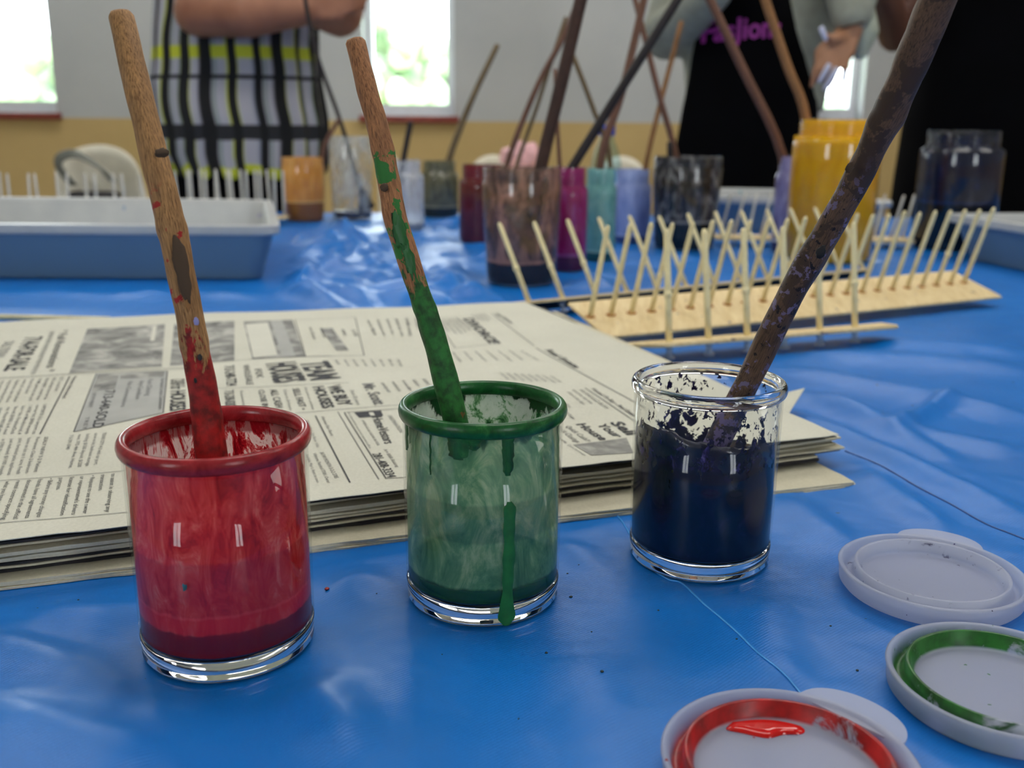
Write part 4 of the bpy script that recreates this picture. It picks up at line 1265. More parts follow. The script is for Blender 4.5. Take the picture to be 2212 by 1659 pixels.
bstick('yellow', [(1772, 540), (1742, 262), (1700, 140), (1640, -40)], 20, 18, MAT['b_orange'], 'orange brown stick leaning left out of the yellow jar')
bstick('olive', [(945, 455), (970, 345), (1015, 225), (1074, 98)], 15, 11, MAT['b_olive'], 'olive brown stick leaning right against the white wall, in the olive jar')
bstick('clear_small', [(872, 480), (869, 372), (887, 264)], 13, 12, MAT['b_black'], 'short blackish stick in the small milky jar')
bs = bstick('clear_big', [(790, 455), (778, 410), (738, 270), (682, 110), (652, -40)], 9, 9, MAT['b_black'], 'long thin dark brush handle in the big clear jar, crossing the plaid shirt')
bstick('amber', [(690, 455), (697, 335), (708, 300), (732, 258)], 11, 8, MAT['b_red'], 'short forked brown stick leaning out of the amber jar')
x, y, r, H = JD['clear_big']
a = W(778, 405, y); b = W(793, 452, y)
MAT['hair'] = plain('dark_bristles', (34, 32, 40), .8, .1)
o = tube('bristles', [on(bs, a), on(bs, a.lerp(b, .5)), on(bs, b)], [.004, .012, .019], MAT['hair'], bs, n=16)

# ================================================================ COMBS
MAT['balsa'] = None
def balsa():
    m, nt, out = newmat('pale_wood_board'); N = NT(nt)
    tc = N.n('ShaderNodeTexCoord'); mp = N.n('ShaderNodeMapping'); mp.inputs['Scale'].default_value = (1, .06, 1); N.l(tc.outputs['Object'], mp.inputs[0])
    g = N.noise(mp.outputs[0], 160, 4, .6)
    c = N.ramp(g, [(.3, lin(214, 186, 132)), (.7, lin(236, 214, 164))])
    sp_ = N.step(N.noise(tc.outputs['Object'], 95, 2), .70, .73)
    hue = N.ramp(N.noise(tc.outputs['Object'], 30, 1), [(.40, lin(60, 120, 150)), (.5, lin(90, 60, 60)), (.6, lin(70, 90, 170))])
    c = N.mix(N.math('MULTIPLY', sp_, .75), c, hue)
    N.l(N.pbr(c, .6, N.bump(g, .15, .0005)), out.inputs[0]); return m
MAT['balsa'] = balsa()
MAT['glue'] = plain('amber_glue', (176, 112, 36), .3, .08)
MAT['bamboo'] = plain('bamboo_skewer', (232, 218, 168), .5, .05, 60)
MAT['bamboo_pale'] = plain('pale_bamboo_skewer', (214, 210, 196), .5, .03, 60)
MAT['pin'] = frosted('clear_push_pin', (214, 220, 228), .6, .15)
MAT['board_under'] = plain('dark_board_underside', (36, 38, 46), .7, .05)
def comb(origin, ux, uy, un, L, Wd, th, rows, slen, srad, label, pins=(), glue=True, m_sk=None, nodes=(), chamfer=0.0, dirv=None, jitter=.01, board_mat=None, under=False):
    """comb: board with a row of skewers.  ux along, uy across, un out of the face"""
    rt = empty('wooden_comb', origin, label, 'comb', None)
    ux, uy, un = (Vector(q).normalized() for q in (ux, uy, un))
    def P(a, b, c): return ux * a + uy * b + un * c
    bm = bmesh.new()
    ol = [(0, 0), (L, 0), (L, Wd), (0, Wd)] if not chamfer else [(chamfer, 0), (L - chamfer * .6, 0), (L, Wd), (0, Wd)]
    lo = [bm.verts.new(P(a, b, -th)) for a, b in ol]; hi = [bm.verts.new(P(a, b, 0)) for a, b in ol]
    bm.faces.new(hi); f = bm.faces.new(list(reversed(lo)))
    if under: f.material_index = 1
    for i in range(4):
        j = (i + 1) % 4; bm.faces.new((lo[i], lo[j], hi[j], hi[i]))
    bmesh.ops.recalc_face_normals(bm, faces=bm.faces[:])
    bmesh.ops.bevel(bm, geom=bm.edges[:], offset=th * .2, segments=1, affect='EDGES')
    # the board has its own frame so that the grain crosses it
    frombm('board', bm, [board_mat or MAT['balsa'], MAT['board_under']], rt)
    sk = m_sk or MAT['bamboo']; base = None
    d0 = (dirv or un)
    proto = None
    for i, (a, b) in enumerate(rows):
        rr = random.Random(i * 7 + int(L * 1000))
        d = (Vector(d0) + ux * rr.uniform(-jitter, jitter) + uy * rr.uniform(-jitter, jitter)).normalized()
        n_ = 10
        L2 = slen * rr.uniform(.985, 1.015)
        if proto is None:
            vs, fs = tube_geo([(0, 0, -th * .5), (0, 0, slen * .3), (0, 0, slen * .96), (0, 0, slen)], [srad, srad, srad * .95, srad * .55], n_)
            proto = mesh('skewer', vs, fs, sk, rt); o = proto
        else:
            o = proto.copy(); COL.objects.link(o); o.parent = rt
        o.location = P(a, b, 0)
        o.rotation_mode = 'QUATERNION'; o.rotation_quaternion = Vector((0, 0, 1)).rotation_difference(d)
        o.scale = (1, 1, L2 / slen)
        if i in nodes:
            q = 0.42
            z = slen * q
            vs, fs = tube_geo([(0, 0, z - .003), (0, 0, z - .0008), (0, 0, z + .0008), (0, 0, z + .003)], [srad * 1.02, srad * 1.3, srad * 1.3, srad * 1.02], n_)
            mesh('bamboo_node', vs, fs, sk, o)
        if glue:
            if base is None:
                bm = bmesh.new(); bmesh.ops.create_icosphere(bm, subdivisions=2, radius=1, matrix=Matrix.Diagonal((srad * 2.2, srad * 1.5, .0011, 1)))
                g = frombm('glue_drop', bm, MAT['glue'], rt, smooth=True); base = g
            else:
                g = base.copy(); COL.objects.link(g); g.parent = rt
            g.location = P(a, b, 0.0002)
            g.rotation_mode = 'QUATERNION'; g.rotation_quaternion = Matrix((ux, uy, un)).transposed().to_quaternion()
    pb = None
    for (a, b, h) in pins:
        if pb is None:
            prof = [(.0001, 0), (.0048, 0), (.0052, .0012), (.0048, .0024), (.0030, .0034), (.0026, .0085), (.0040, .0100), (.0040, .0112), (.0001, .0112)]
            vs, fs = lathe(prof, 20); pb = mesh('push_pin', vs, fs, MAT['pin'], rt); o = pb
        else:
            o = pb.copy(); COL.objects.link(o); o.parent = rt
        o.rotation_mode = 'QUATERNION'; o.rotation_quaternion = Vector((0, 0, 1)).rotation_difference(un)
        o.location = P(a, b, -th - .0110)
    return rt
# B: the long comb in the middle, its face tilted to the camera
a0 = G(1310, 728, .012); a1 = G(2165, 640, .012)
ux = (a1 - a0); LB = ux.length; ux.normalize()
nB = Vector((0, 0, 1)).cross(ux).normalized()            # horizontal, away from camera
tl = R(16)
uy = (nB * math.cos(tl) + Vector((0, 0, 1)) * math.sin(tl)).normalized(); un = ux.cross(uy)
fx = un * -1 if un.z < 0 else un
yb = W(1255, 645, .93)
rows = [(LB * .012 + i * (LB * .955) / 22, .040) for i in range(23)]
dB = (fx * .96 + nB * -.02).normalized()
comb(a0, ux, uy, fx, LB, .072, .003, rows, .090, .0025, 'long comb in the middle with the widest pale board and a dense row of skewers', pins=[(LB * .25, .06, 0), (LB * .6, .06, 0), (LB * .9, .06, 0)], jitter=.006, nodes=(3, 12, 20), dirv=dB)
# C: the short front comb, seen edge on
c0 = G(1440, 742, .019); c1 = G(1972, 699, .019)
ux = (c1 - c0); LC = ux.length; ux.normalize()
nC = Vector((0, 0, 1)).cross(ux).normalized()
uy = (nC * math.cos(R(9)) - Vector((0, 0, 1)) * math.sin(R(9))).normalized(); fx = ux.cross(uy)
rows = []
for (u, v) in ((1469, 724), (1555, 716), (1638, 708), (1720, 704), (1794, 699), (1867, 693)):
    t = (u - 1440) / (1972 - 1440); rows.append((t * LC * (1 + .10 * (1 - t)) if False else t * LC * (1.0 - .0), .018))
rows = [(LC * t, .016) for t in (.045, .195, .347, .497, .645, .797)]
comb(c0 - ux * .03, ux, uy, fx, LC + .03, .040, .0036, [(a + .03, b) for a, b in rows], .094, .0029, 'short front comb seen edge on, six thick skewers standing in clear pins', pins=[(a + .03, b, 0) for a, b in rows], glue=False, chamfer=.028, jitter=.01, nodes=(0, 2, 5))
# A: the rear comb, leaning away
a0 = G(1112, 652, .020); a1 = G(1885, 578, .020)
ux = (a1 - a0); LA = ux.length; ux.normalize()
nA = Vector((0, 0, 1)).cross(ux).normalized()
tl = R(26)
uy = (nA * math.cos(tl) - Vector((0, 0, 1)) * math.sin(tl)).normalized(); fx = ux.cross(uy)
rows = [(LA * (.038 + i * .0785), .006) for i in range(13)]
dA = (fx * 1.0 - ux * .16).normalized()
comb(a0, ux, uy, fx, LA, .034, .0034, rows, .088, .0026, 'rear comb tilted away from the camera with skewers leaning left', pins=[(a, .010, 0) for a, b in rows[1:12:3]], glue=False, dirv=dA, jitter=.012, nodes=(0, 1, 2, 4), under=True)
# D: comb behind the yellow jar
d0 = G(1545, 533); d1 = G(1975, 540)
d0.z = T + .016; d1.z = T + .016
ux = (d1 - d0); LD = ux.length; ux.normalize()
nD = Vector((0, 0, 1)).cross(ux).normalized()
rows = [(LD * (.03 + i * .072), .02 + .012 * (i % 2)) for i in range(14)]
comb(d0, ux, nD, (0, 0, 1), LD, .055, .006, rows, .072, .0022, 'comb with pale skewers behind the yellow jar, right end showing beside it', pins=[(LD * .1, .01, 0), (LD * .9, .01, 0), (LD * .9, .045, 0)], glue=False, m_sk=MAT['bamboo_pale'], dirv=Vector((.18, 0, 1)).normalized(), jitter=.06)
# F, H: combs behind the left tray
for (u0, u1, Y, lab, n, seed) in ((-60, 316, 1.86, 'comb behind the left tray with widely spaced pale skewers, before the white chair', 12, 2), (376, 614, 1.92, 'comb behind the left tray with close pale skewers, before the plaid shirt', 16, 4)):
    p0 = W(u0, 470, Y); p1 = W(u1, 470, Y); p0.z = p1.z = T + .016
    L = (p1 - p0).length
    rows = [(L * (i + .5) / n, .012 + .02 * (i % 2)) for i in range(n)]
    comb(p0, (1, 0, 0), (0, 1, 0), (0, 0, 1), L, .045, .005, rows, .088 if seed == 4 else .082, .0026, lab, pins=[(L * .1, .02, 0), (L * .9, .02, 0)], glue=False, m_sk=MAT['bamboo_pale'], jitter=.05)
# thin dowel on the cloth behind the newspapers
p0, p1 = G(-60, 683, .003), G(238, 690, .003)
o = tube('bamboo_rod', [p0, p0.lerp(p1, .5), p1], .0028, MAT['bamboo'], None, n=12)
tag(o, 'thin bamboo rod lying on the blue sheet behind the newspapers', 'rod')

# ================================================================ TRAYS
MAT['tray_out'] = plain('blue_grey_tray_outside', (100, 128, 152), .45, .02, 6)
def tray_in():
    m, nt, out = newmat('white_tray_inside_with_paint_spots'); N = NT(nt)
    co = N.coords()
    c = N.ramp(N.noise(co, 20, 3), [(.3, lin(178, 180, 180)), (.7, lin(192, 193, 190))])
    s1 = N.step(N.noise(co, 36, 2), .72, .75)
    hue = N.ramp(N.noise(co, 9, 1), [(.42, lin(200, 110, 120)), (.5, lin(110, 120, 190)), (.58, lin(120, 160, 170))])
    N.l(N.pbr(N.mix(N.math('MULTIPLY', s1, .8), c, hue), .35), out.inputs[0]); return m
MAT['tray_in'] = tray_in()
def tray(corners, h, label, rc=.03, th=.004, lip=.012):
    """corners of the rim (counter clockwise from front left)"""
    C = [Vector((x, y, 0)) for x, y in corners]
    ctr = sum(C, Vector()) / 4
    rt = empty('plastic_tray', (ctr.x, ctr.y, T), label, 'tray', 'marbling trays')
    C = [c - ctr for c in C]
    def outline(off, n=8):
        out_ = []
        for i in range(4):
            p, a, b = C[i], C[i - 1], C[(i + 1) % 4]
            da, db = (a - p).normalized(), (b - p).normalized()
            p2 = p + (da + db) * (-off)
            r = max(.006, rc - 0)
            s0, s1 = p2 + da * r, p2 + db * r
            for k in range(n + 1):
                t = k / n
                out_.append((s0 * (1 - t) ** 2 + p2 * 2 * t * (1 - t) + s1 * t * t))
        return out_
    def shell(name, levels, m, close_bottom, par=rt):
        vs, fs = [], []
        for off_, z in levels:
            for p in outline(off_): vs.append((p.x, p.y, z))
        n = len(outline(0))
        for j in range(len(levels) - 1):
            for i in range(n):
                i2 = (i + 1) % n
                fs.append((j*n+i, j*n+i2, (j+1)*n+i2, (j+1)*n+i))
        if close_bottom: fs.append(tuple((len(levels) - 1) * n + i for i in range(n)))
        o = mesh(name, vs, fs, m, par, smooth=False)
        return o
    dr = .012
    o1 = shell('outer_shell', [(-lip * .4, h - .012), (-lip * .5 - dr * .1, h * .8), (-lip - dr, .0015), (-lip - dr - .01, .0008)], MAT['tray_out'], True)
    shell('rim', [(-lip * .4, h - .012), (0, h - .012), (.001, h - .009), (.001, h - .001), (0, h), (-lip * .5, h + .0005), (-lip, h - .001)], MAT['tray_in'], False)
    shell('inner_shell', [(-lip, h - .001), (-lip - .002, h - .006), (-lip - dr * .9 - .002, .006), (-lip - dr - .012, .004)], MAT['tray_in'], True)
    return rt
fr = W(604, 488, 1.215); br = W(566, 426, 1.66)
H_T = fr.z - T
tray([(-.86, 1.205), (fr.x, 1.215), (br.x + .02, 1.64), (-.98, 1.66)], H_T, 'long blue grey plastic tray with white inside, on the left')
p = W(2048, 462, 1.52)
tray([(.755, 1.03), (1.30, 1.08), (1.26, 1.60), (p.x, 1.535)], p.z - T, 'blue grey plastic tray with pale rim cut by the right edge of the photo')
p = W(1540, 420, 1.86); q = W(1700, 420, 1.86)
tray([(p.x, 1.86), (q.x + .05, 1.84), (q.x + .06, 2.12), (p.x + .02, 2.14)], p.z - T - .004, 'small grey tray with white rim between the black jar and the lilac jar', rc=.02)
# white pots beside the blue jar
MAT['pot'] = plain('white_plastic_pot', (205, 206, 204), .4, .02)
pp = G(1900, 512); rt = empty('plastic_pot', (pp.x, pp.y + .06, T), 'small white plastic pot with a wide rim, left of the dark blue jar', 'pot')
zt = W(1895, 432, pp.y + .06).z - T
lathe_obj('pot_body', [(.0001, .001), (.020, .001), (.024, zt * .5), (.026, zt - .012), (.024, zt - .012), (.018, .004), (.0001, .004)], MAT['pot'], rt, 32)
lathe_obj('pot_rim', [(.024, zt - .013), (.036, zt - .012), (.037, zt - .004), (.035, zt), (.024, zt - .002)], MAT['pot'], rt, 32, close=True)
# water bottle behind the teal jar
pp = W(1310, 330, 1.98)
rt = empty('water_bottle', (pp.x, 1.98, T), 'clear water bottle with a blue cap behind the teal jar', 'bottle')
zt = W(1310, 270, 1.98).z - T
MAT['pet'] = thin_glass('pale_blue_bottle_plastic', (.78, .92, .97, 1), 1.3); MAT['cap'] = plain('blue_cap', (40, 90, 200), .35)
lathe_obj('bottle_body', [(.0001, .001), (.026, .001), (.030, .008), (.030, .05), (.0285, .055), (.030, .06), (.030, zt - .075), (.024, zt - .05), (.0145, zt - .028), (.0135, zt - .012)], MAT['pet'], rt, 40)
lathe_obj('cap', [(.0001, zt), (.0150, zt), (.0160, zt - .002), (.0160, zt - .020), (.0001, zt - .020)], MAT['cap'], rt, 32)
MAT['label'] = plain('blue_bottle_label', (120, 180, 220), .4)
lathe_obj('label', [(.0303, .062), (.0303, zt - .085)], MAT['label'], rt, 40)
# paint flecks on the cloth near the jars
MAT['fleck_red'] = paint('dried_red_fleck', (150, 10, 20)); MAT['fleck_dark'] = paint('dried_dark_fleck', (18, 40, 40), .6)
def fleck(u, v, s, m, lab, grp=None):
    p = G(u, v)
    bm = bmesh.new(); bmesh.ops.create_icosphere(bm, subdivisions=2, radius=s)
    for q in bm.verts: q.co.z *= .55; q.co *= 1 + .35 * noise.noise(q.co * (1.6 / s) + Vector((u, 0, 0)))
    o = frombm('paint_fleck', bm, m, None, (p.x, p.y, T + max(0, cloth_z(p.x, p.y)) + s * .35), True)
    tag(o, lab, 'paint fleck', grp)
fleck(707, 1283, .0011, MAT['fleck_red'], 'red paint crumb on the blue sheet between the red and green jars')
for (u, v) in ((1278, 1366), (1300, 1468), (1180, 1415), (814, 1288), (1852, 1449), (1422, 1320), (1794, 1355), (170, 1303), (1120, 1560), (955, 1415), (1590, 1395), (1226, 1240), (1233, 1290), (1250, 1225)):
    fleck(u, v, random.uniform(.0003, .0007), MAT['fleck_dark'], 'tiny dark paint crumb on the blue sheet', 'dark paint crumbs on the sheet')

# ================================================================ CHAIRS BEHIND
MAT['chair'] = plain('cream_plastic_chair', (226, 220, 200), .45, .02)
def chair(u0, u1, vtop, Y, label, depth=.42, rz=0.0):
    a, b = W(u0, vtop, Y), W(u1, vtop, Y)
    wd = b.x - a.x; zt = a.z
    rt = empty('folding_chair', ((a.x + b.x) / 2, Y, 0), label, 'chair', 'cream folding chairs along the wall')
    n = 24; vs, fs = [], []
    # curved back panel with arched top, real thickness
    for side in (0, 1):
        for j in range(9):
            for i in range(n + 1):
                s = -1 + 2 * i / n
                zz = lerp(zt - .26, zt - .05 * s * s - .03 * abs(s) ** 6, j / 8)
                vs.append((s * wd / 2, -.03 * (1 - s * s) * -1 + side * .014, zz))
    q = n + 1; n1 = 9 * q
    for j in range(8):
        for i in range(n):
            a_ = j * q + i
            fs.append((a_, a_ + 1, a_ + q + 1, a_ + q)); b_ = a_ + n1; fs.append((b_, b_ + q, b_ + q + 1, b_ + 1))
    for i in range(n):
        fs.append((i, i + n1, i + 1 + n1, i + 1)); a_ = 8 * q + i; fs.append((a_, a_ + 1, a_ + 1 + n1, a_ + n1))
    for j in range(8):
        a_ = j * q; fs.append((a_, a_ + q, a_ + q + n1, a_ + n1)); a_ = j * q + n; fs.append((a_, a_ + n1, a_ + q + n1, a_ + q))
    mesh('backrest', vs, fs, MAT['chair'], rt)
    bm = bmesh.new(); box(bm, -wd / 2, wd / 2, .02, .42, .43, .45, .008); frombm('seat', bm, MAT['chair'], rt)
    for sx in (-1, 1):
        x = sx * (wd / 2 - .012)
        tube('leg', [(x, .0, 0.0), (x, .16, .44), (x, .02, .43 + .02)] if False else [(x, .46, .012), (x, .20, .43), (x, .02, zt - .10)], .011, MAT['chair'], rt, n=10)
        tube('leg', [(x, -.02, .012), (x, .36, .43)], .011, MAT['chair'], rt, n=10)
    return rt
ch = chair(112, 294, 312, 3.25, 'cream folding chair on the left with a dark bag hanging on it')
chair(1010, 1118, 334, 4.0, 'cream folding chair back just above the dark red jar')
chair(1292, 1400, 337, 3.9, 'cream folding chair back between the teal and lavender jars')
chair(815, 862, 330, 3.9, 'cream folding chair mostly hidden behind the green painted stick')
# bag with looped straps on the left chair
MAT['bag'] = plain('dark_bag_fabric', (40, 38, 42), .7); MAT['strap'] = plain('grey_strap', (118, 120, 112), .6); MAT['tan'] = plain('tan_patch', (176, 140, 100), .6)
p0 = W(195, 395, 3.212)
rt = empty('shoulder_bag', (p0.x, 3.212, p0.z - .10), 'dark shoulder bag with grey looped straps hanging on the left chair', 'bag')
bm = bmesh.new(); box(bm, -.075, .10, -.035, .03, -.06, .075, .02)
for v in bm.verts: v.co += Vector((noise.noise(v.co * 9), noise.noise(v.co * 9 + Vector((3, 0, 0))), 0)) * .012
frombm('bag_body', bm, MAT['bag'], rt, smooth=True)
for k in range(4):
    pts = [W(u, v, 3.17 - k * .006) - rt.location for u, v in ((150 + k * 5, 400), (122 + k * 4, 362), (124 + k * 5, 335 + k * 3), (160 + k * 4, 326 + k * 5), (205 + k * 6, 352 + k * 5), (228 + k * 5, 378 + k * 3), (240 + k * 4, 392))]
    tube('strap', spline(pts, 6), .0042, MAT['strap'], rt, n=8)
# pink bundle behind the brown jar
pp = W(1128, 335, 3.7)
MAT['pink'] = plain('pink_cloth', (226, 176, 180), .7, .08, 20)
bm = bmesh.new(); bmesh.ops.create_icosphere(bm, subdivisions=4, radius=1)
for v in bm.verts:
    v.co *= 1 + .28 * noise.noise(v.co * 2.1) + .1 * noise.noise(v.co * 6)
    v.co = Vector((v.co.x * .078, v.co.y * .05, v.co.z * .052))
zz = W(1128, 332, 3.7).z
rt = empty('side_table', (pp.x, 3.7, 0), 'small cream side table against the wall, behind the brown stained jar', 'table')
bm = bmesh.new(); box(bm, -.18, .18, -.14, .14, zz - .09, zz - .06, .004); frombm('tabletop', bm, MAT['chair'], rt)
for sx in (-1, 1):
    for sy in (-1, 1): tube('leg', [(sx * .15, sy * .11, zz - .09), (sx * .15, sy * .11, 0)], .012, MAT['chair'], rt, n=8)
bm = bmesh.new(); bmesh.ops.create_icosphere(bm, subdivisions=4, radius=1)
for v in bm.verts:
    v.co *= 1 + .28 * noise.noise(v.co * 2.1) + .1 * noise.noise(v.co * 6)
    v.co = Vector((v.co.x * .078, v.co.y * .05, v.co.z * .052))
o = frombm('cloth_bundle', bm, MAT['pink'], None, (pp.x, 3.7, zz - .012), True)
tag(o, 'crumpled pale pink cloth bundle behind the large brown jar', 'cloth')

# ================================================================ PEOPLE
def skin_mat(name, a, b):
    m, nt, out = newmat(name); N = NT(nt)
    f = N.noise(N.coords(), 14, 4)
    N.l(N.pbr(N.ramp(f, [(.3, lin(*a)), (.7, lin(*b))]), .5, Subsurface_Weight=.0), out.inputs[0]); return m
MAT['skin1'] = skin_mat('light_brown_skin', (140, 90, 66), (162, 108, 80))
MAT['skin2'] = skin_mat('brown_skin', (160, 112, 82), (182, 132, 98))
MAT['skin3'] = skin_mat('dark_brown_skin', (96, 60, 46), (116, 76, 58))
MAT['black_cloth'] = plain('black_cotton', (5, 5, 7), .95, .08, 12, Specular_IOR_Level=.08)
MAT['hair_dark'] = plain('dark_hair', (24, 18, 16), .6, .1, 60)
MAT['shoe'] = plain('black_shoe', (20, 20, 22), .5)
MAT['nail'] = plain('white_glossy_nail', (196, 200, 222), .35, .01)
MAT['lip'] = plain('lips', (150, 80, 74), .5); MAT['eye'] = plain('eye_white', (230, 228, 224), .3); MAT['iris'] = plain('iris', (30, 20, 14), .2)
def blob(bm, c, s, rot=None, sub=3):
    M = Matrix.Translation(c)
    if rot: M = M @ rot.to_4x4()
    bmesh.ops.create_icosphere(bm, subdivisions=sub, radius=1, matrix=M @ Matrix.Diagonal((*s, 1)))
def limb(bm, pts, rad, n=16):
    vs, fs = tube_geo(pts, rad, n)
    b = [bm.verts.new(v) for v in vs]
    for f in fs: bm.faces.new([b[i] for i in f])
    blob(bm, pts[0], (rad[0],) * 3, sub=2); blob(bm, pts[-1], (rad[-1],) * 3, sub=2)
def loft(bm, rings, n=32):
    """rings: (cx, cy, z, rx, ry)"""
    vs = []
    for (x, y, z, rx, ry) in rings:
        vs.append([bm.verts.new((x + rx * math.cos(2*math.pi*i/n), y + ry * math.sin(2*math.pi*i/n), z)) for i in range(n)])
    for a, b in zip(vs, vs[1:]):
        for i in range(n): bm.faces.new((a[i], a[(i+1) % n], b[(i+1) % n], b[i]))
    bm.faces.new(list(reversed(vs[0]))); bm.faces.new(vs[-1])
def remeshed(name, bm, m, parent, vox=.008, it=4):
    bmesh.ops.recalc_face_normals(bm, faces=bm.faces[:])
    o = frombm(name, bm, m, parent, smooth=True)
    r = o.modifiers.new('remesh', 'REMESH'); r.mode = 'VOXEL'; r.voxel_size = vox; r.use_smooth_shade = True
    s = o.modifiers.new('smooth', 'SMOOTH'); s.iterations = it; s.factor = .5
    return o
def head(bm, c, k=1.0):
    blob(bm, c + Vector((0, .01, .02)) * k, (.076 * k, .094 * k, .10 * k))
    blob(bm, c + Vector((0, -.025, -.05)) * k, (.056 * k, .062 * k, .065 * k))
    blob(bm, c + Vector((0, -.045, -.095)) * k, (.026 * k, .026 * k, .02 * k))
    limb(bm, [c + Vector((0, -.083, .02)) * k, c + Vector((0, -.108, -.025)) * k], [.008 * k, .014 * k], 10)
    for s in (-1, 1):
        blob(bm, c + Vector((s * .078, .012, -.01)) * k, (.010 * k, .019 * k, .031 * k), sub=2)
        blob(bm, c + Vector((s * .04, -.06, -.03)) * k, (.024 * k, .024 * k, .022 * k), sub=2)
    blob(bm, c + Vector((0, -.082, .04)) * k, (.045 * k, .016 * k, .010 * k), sub=2)
def face(c, rt, k=1.0):
    for s in (-1, 1):
        bm = bmesh.new(); blob(bm, c + Vector((s * .031, -.078, .005)) * k, (.014 * k, .009 * k, .008 * k)); frombm('eye', bm, MAT['eye'], rt, smooth=True)
        bm = bmesh.new(); blob(bm, c + Vector((s * .031, -.0855, .005)) * k, (.006 * k, .003 * k, .006 * k)); frombm('iris', bm, MAT['iris'], rt, smooth=True)
    bm = bmesh.new(); blob(bm, c + Vector((0, -.084, -.062)) * k, (.024 * k, .010 * k, .008 * k)); frombm('lips', bm, MAT['lip'], rt, smooth=True)
def hand(bm, wrist, palm, fingers, thumb, rw=.024, fr=.0082):
    """wrist, palm end: Vectors; fingers: 4 lists of 3 points (knuckle, joint, tip)"""
    d = (palm - wrist)
    across = (fingers[3][0] - fingers[0][0]); across.normalize()
    for t in (.2, .5, .8, 1.0):
        c = wrist + d * t
        for s in (-1, -.33, .33, 1):
            wdt = lerp(.015, .031, min(1, t * 1.2))
            blob(bm, c + across * (s * wdt), (.0138, .0138, .0138), sub=2)
    for f in fingers:
        limb(bm, f, [fr * 1.12, fr, fr * .78][:len(f)] if len(f) == 3 else [fr * 1.12, fr, fr * .9, fr * .72], 10)
    limb(bm, thumb, [fr * 1.5, fr * 1.2, fr * .85][:len(thumb)], 10)
def legs_feet(bm, cx, cy, hipz, rt, sep=.09):
    for s in (-1, 1):
        limb(bm, [Vector((cx + s * sep, cy, hipz)), Vector((cx + s * sep * 1.05, cy - .01, hipz * .52)), Vector((cx + s * sep, cy + .02, .08))], [.085, .055, .036])
        limb(bm, [Vector((cx + s * sep, cy + .05, .04)), Vector((cx + s * sep * 1.2, cy - .14, .032))], [.036, .030])
def shoes(cx, cy, rt, sep=.09):
    for s in (-1, 1):
        bm = bmesh.new()
        limb(bm, [Vector((cx + s * sep, cy + .055, .045)), Vector((cx + s * sep * 1.1, cy - .05, .045)), Vector((cx + s * sep * 1.22, cy - .15, .038))], [.043, .044, .038])
        remeshed('shoe', bm, MAT['shoe'], rt, .012, 2)

# ---- the person in the checked shirt
Y1p = 2.46
def X(u, v=200, Y=Y1p): return W(u, v, Y).x
def Z(v, Y=Y1p, u=515): return W(u, v, Y).z
rt = empty('person', (X(515), Y1p, 0), 'person in a yellow, black and white checked top with folded arms', 'person', None)
O = Vector(rt.location)
def L(u, v, Y): return W(u, v, Y) - O
bm = bmesh.new()
zsh = 1.37
loft(bm, [(0, 0, Z(378) - .06, .165, .11), (0, 0, Z(250), .155, .10), (0, 0, Z(80), .15, .10), (0, 0, 1.28, .155, .10), (0, 0, 1.36, .13, .075), (0, .0, 1.40, .055, .05), (0, 0, 1.46, .048, .048)])
legs_feet(bm, 0, 0, Z(378), rt)
limb(bm, [Vector((0, .005, 1.38)), Vector((0, -.01, 1.50))], [.052, .05])
hc = Vector((0, -.015, 1.585)); head(bm, hc)
eL, eR = L(425, 28, Y1p - .16), L(735, 32, Y1p - .14)
limb(bm, [Vector((-.165, .0, 1.345)), Vector((eL.x - .02, -.06, (1.345 + eL.z) / 2)), eL], [.056, .052, .050])
limb(bm, [Vector((.165, .0, 1.345)), Vector((eR.x + .012, -.05, (1.345 + eR.z) / 2)), eR], [.056, .052, .050])
wL = L(655, 22, Y1p - .20); wR = L(500, -52, Y1p - .17)
limb(bm, [eL, L(540, 30, Y1p - .21), wL], [.052, .050, .034])
limb(bm, [eR, L(620, -14, Y1p - .19), wR], [.050, .044, .028])
def quick_hand(w_, d, side, up, curl=.3):
    d = d.normalized(); up = up.normalized(); ac = d.cross(up).normalized() * side
    pe = w_ + d * .075
    F = []
    for i, (o_, l_) in enumerate(((-.028, .068), (-.0095, .078), (.0095, .073), (.027, .058))):
        k = pe + ac * o_
        F.append([k, k + d * l_ * .5 + up * .004, k + d * l_ * .9 - up * l_ * curl])
    th = [w_ + d * .02 - ac * .022, w_ + d * .045 - ac * .048, w_ + d * .078 - ac * .058 - up * .006]
    return pe, F, th
pe, Fg, th = quick_hand(wL, Vector((.9, .1, .25)), 1, Vector((0, -1, .1)))
hand(bm, wL, pe, Fg, th)
pe, Fg, th = quick_hand(wR, Vector((-.8, -.02, .45)), -1, Vector((0, -1, .1)))
hand(bm, wR, pe, Fg, th)
remeshed('body', bm, MAT['skin1'], rt, .008, 5)
face(hc, rt)
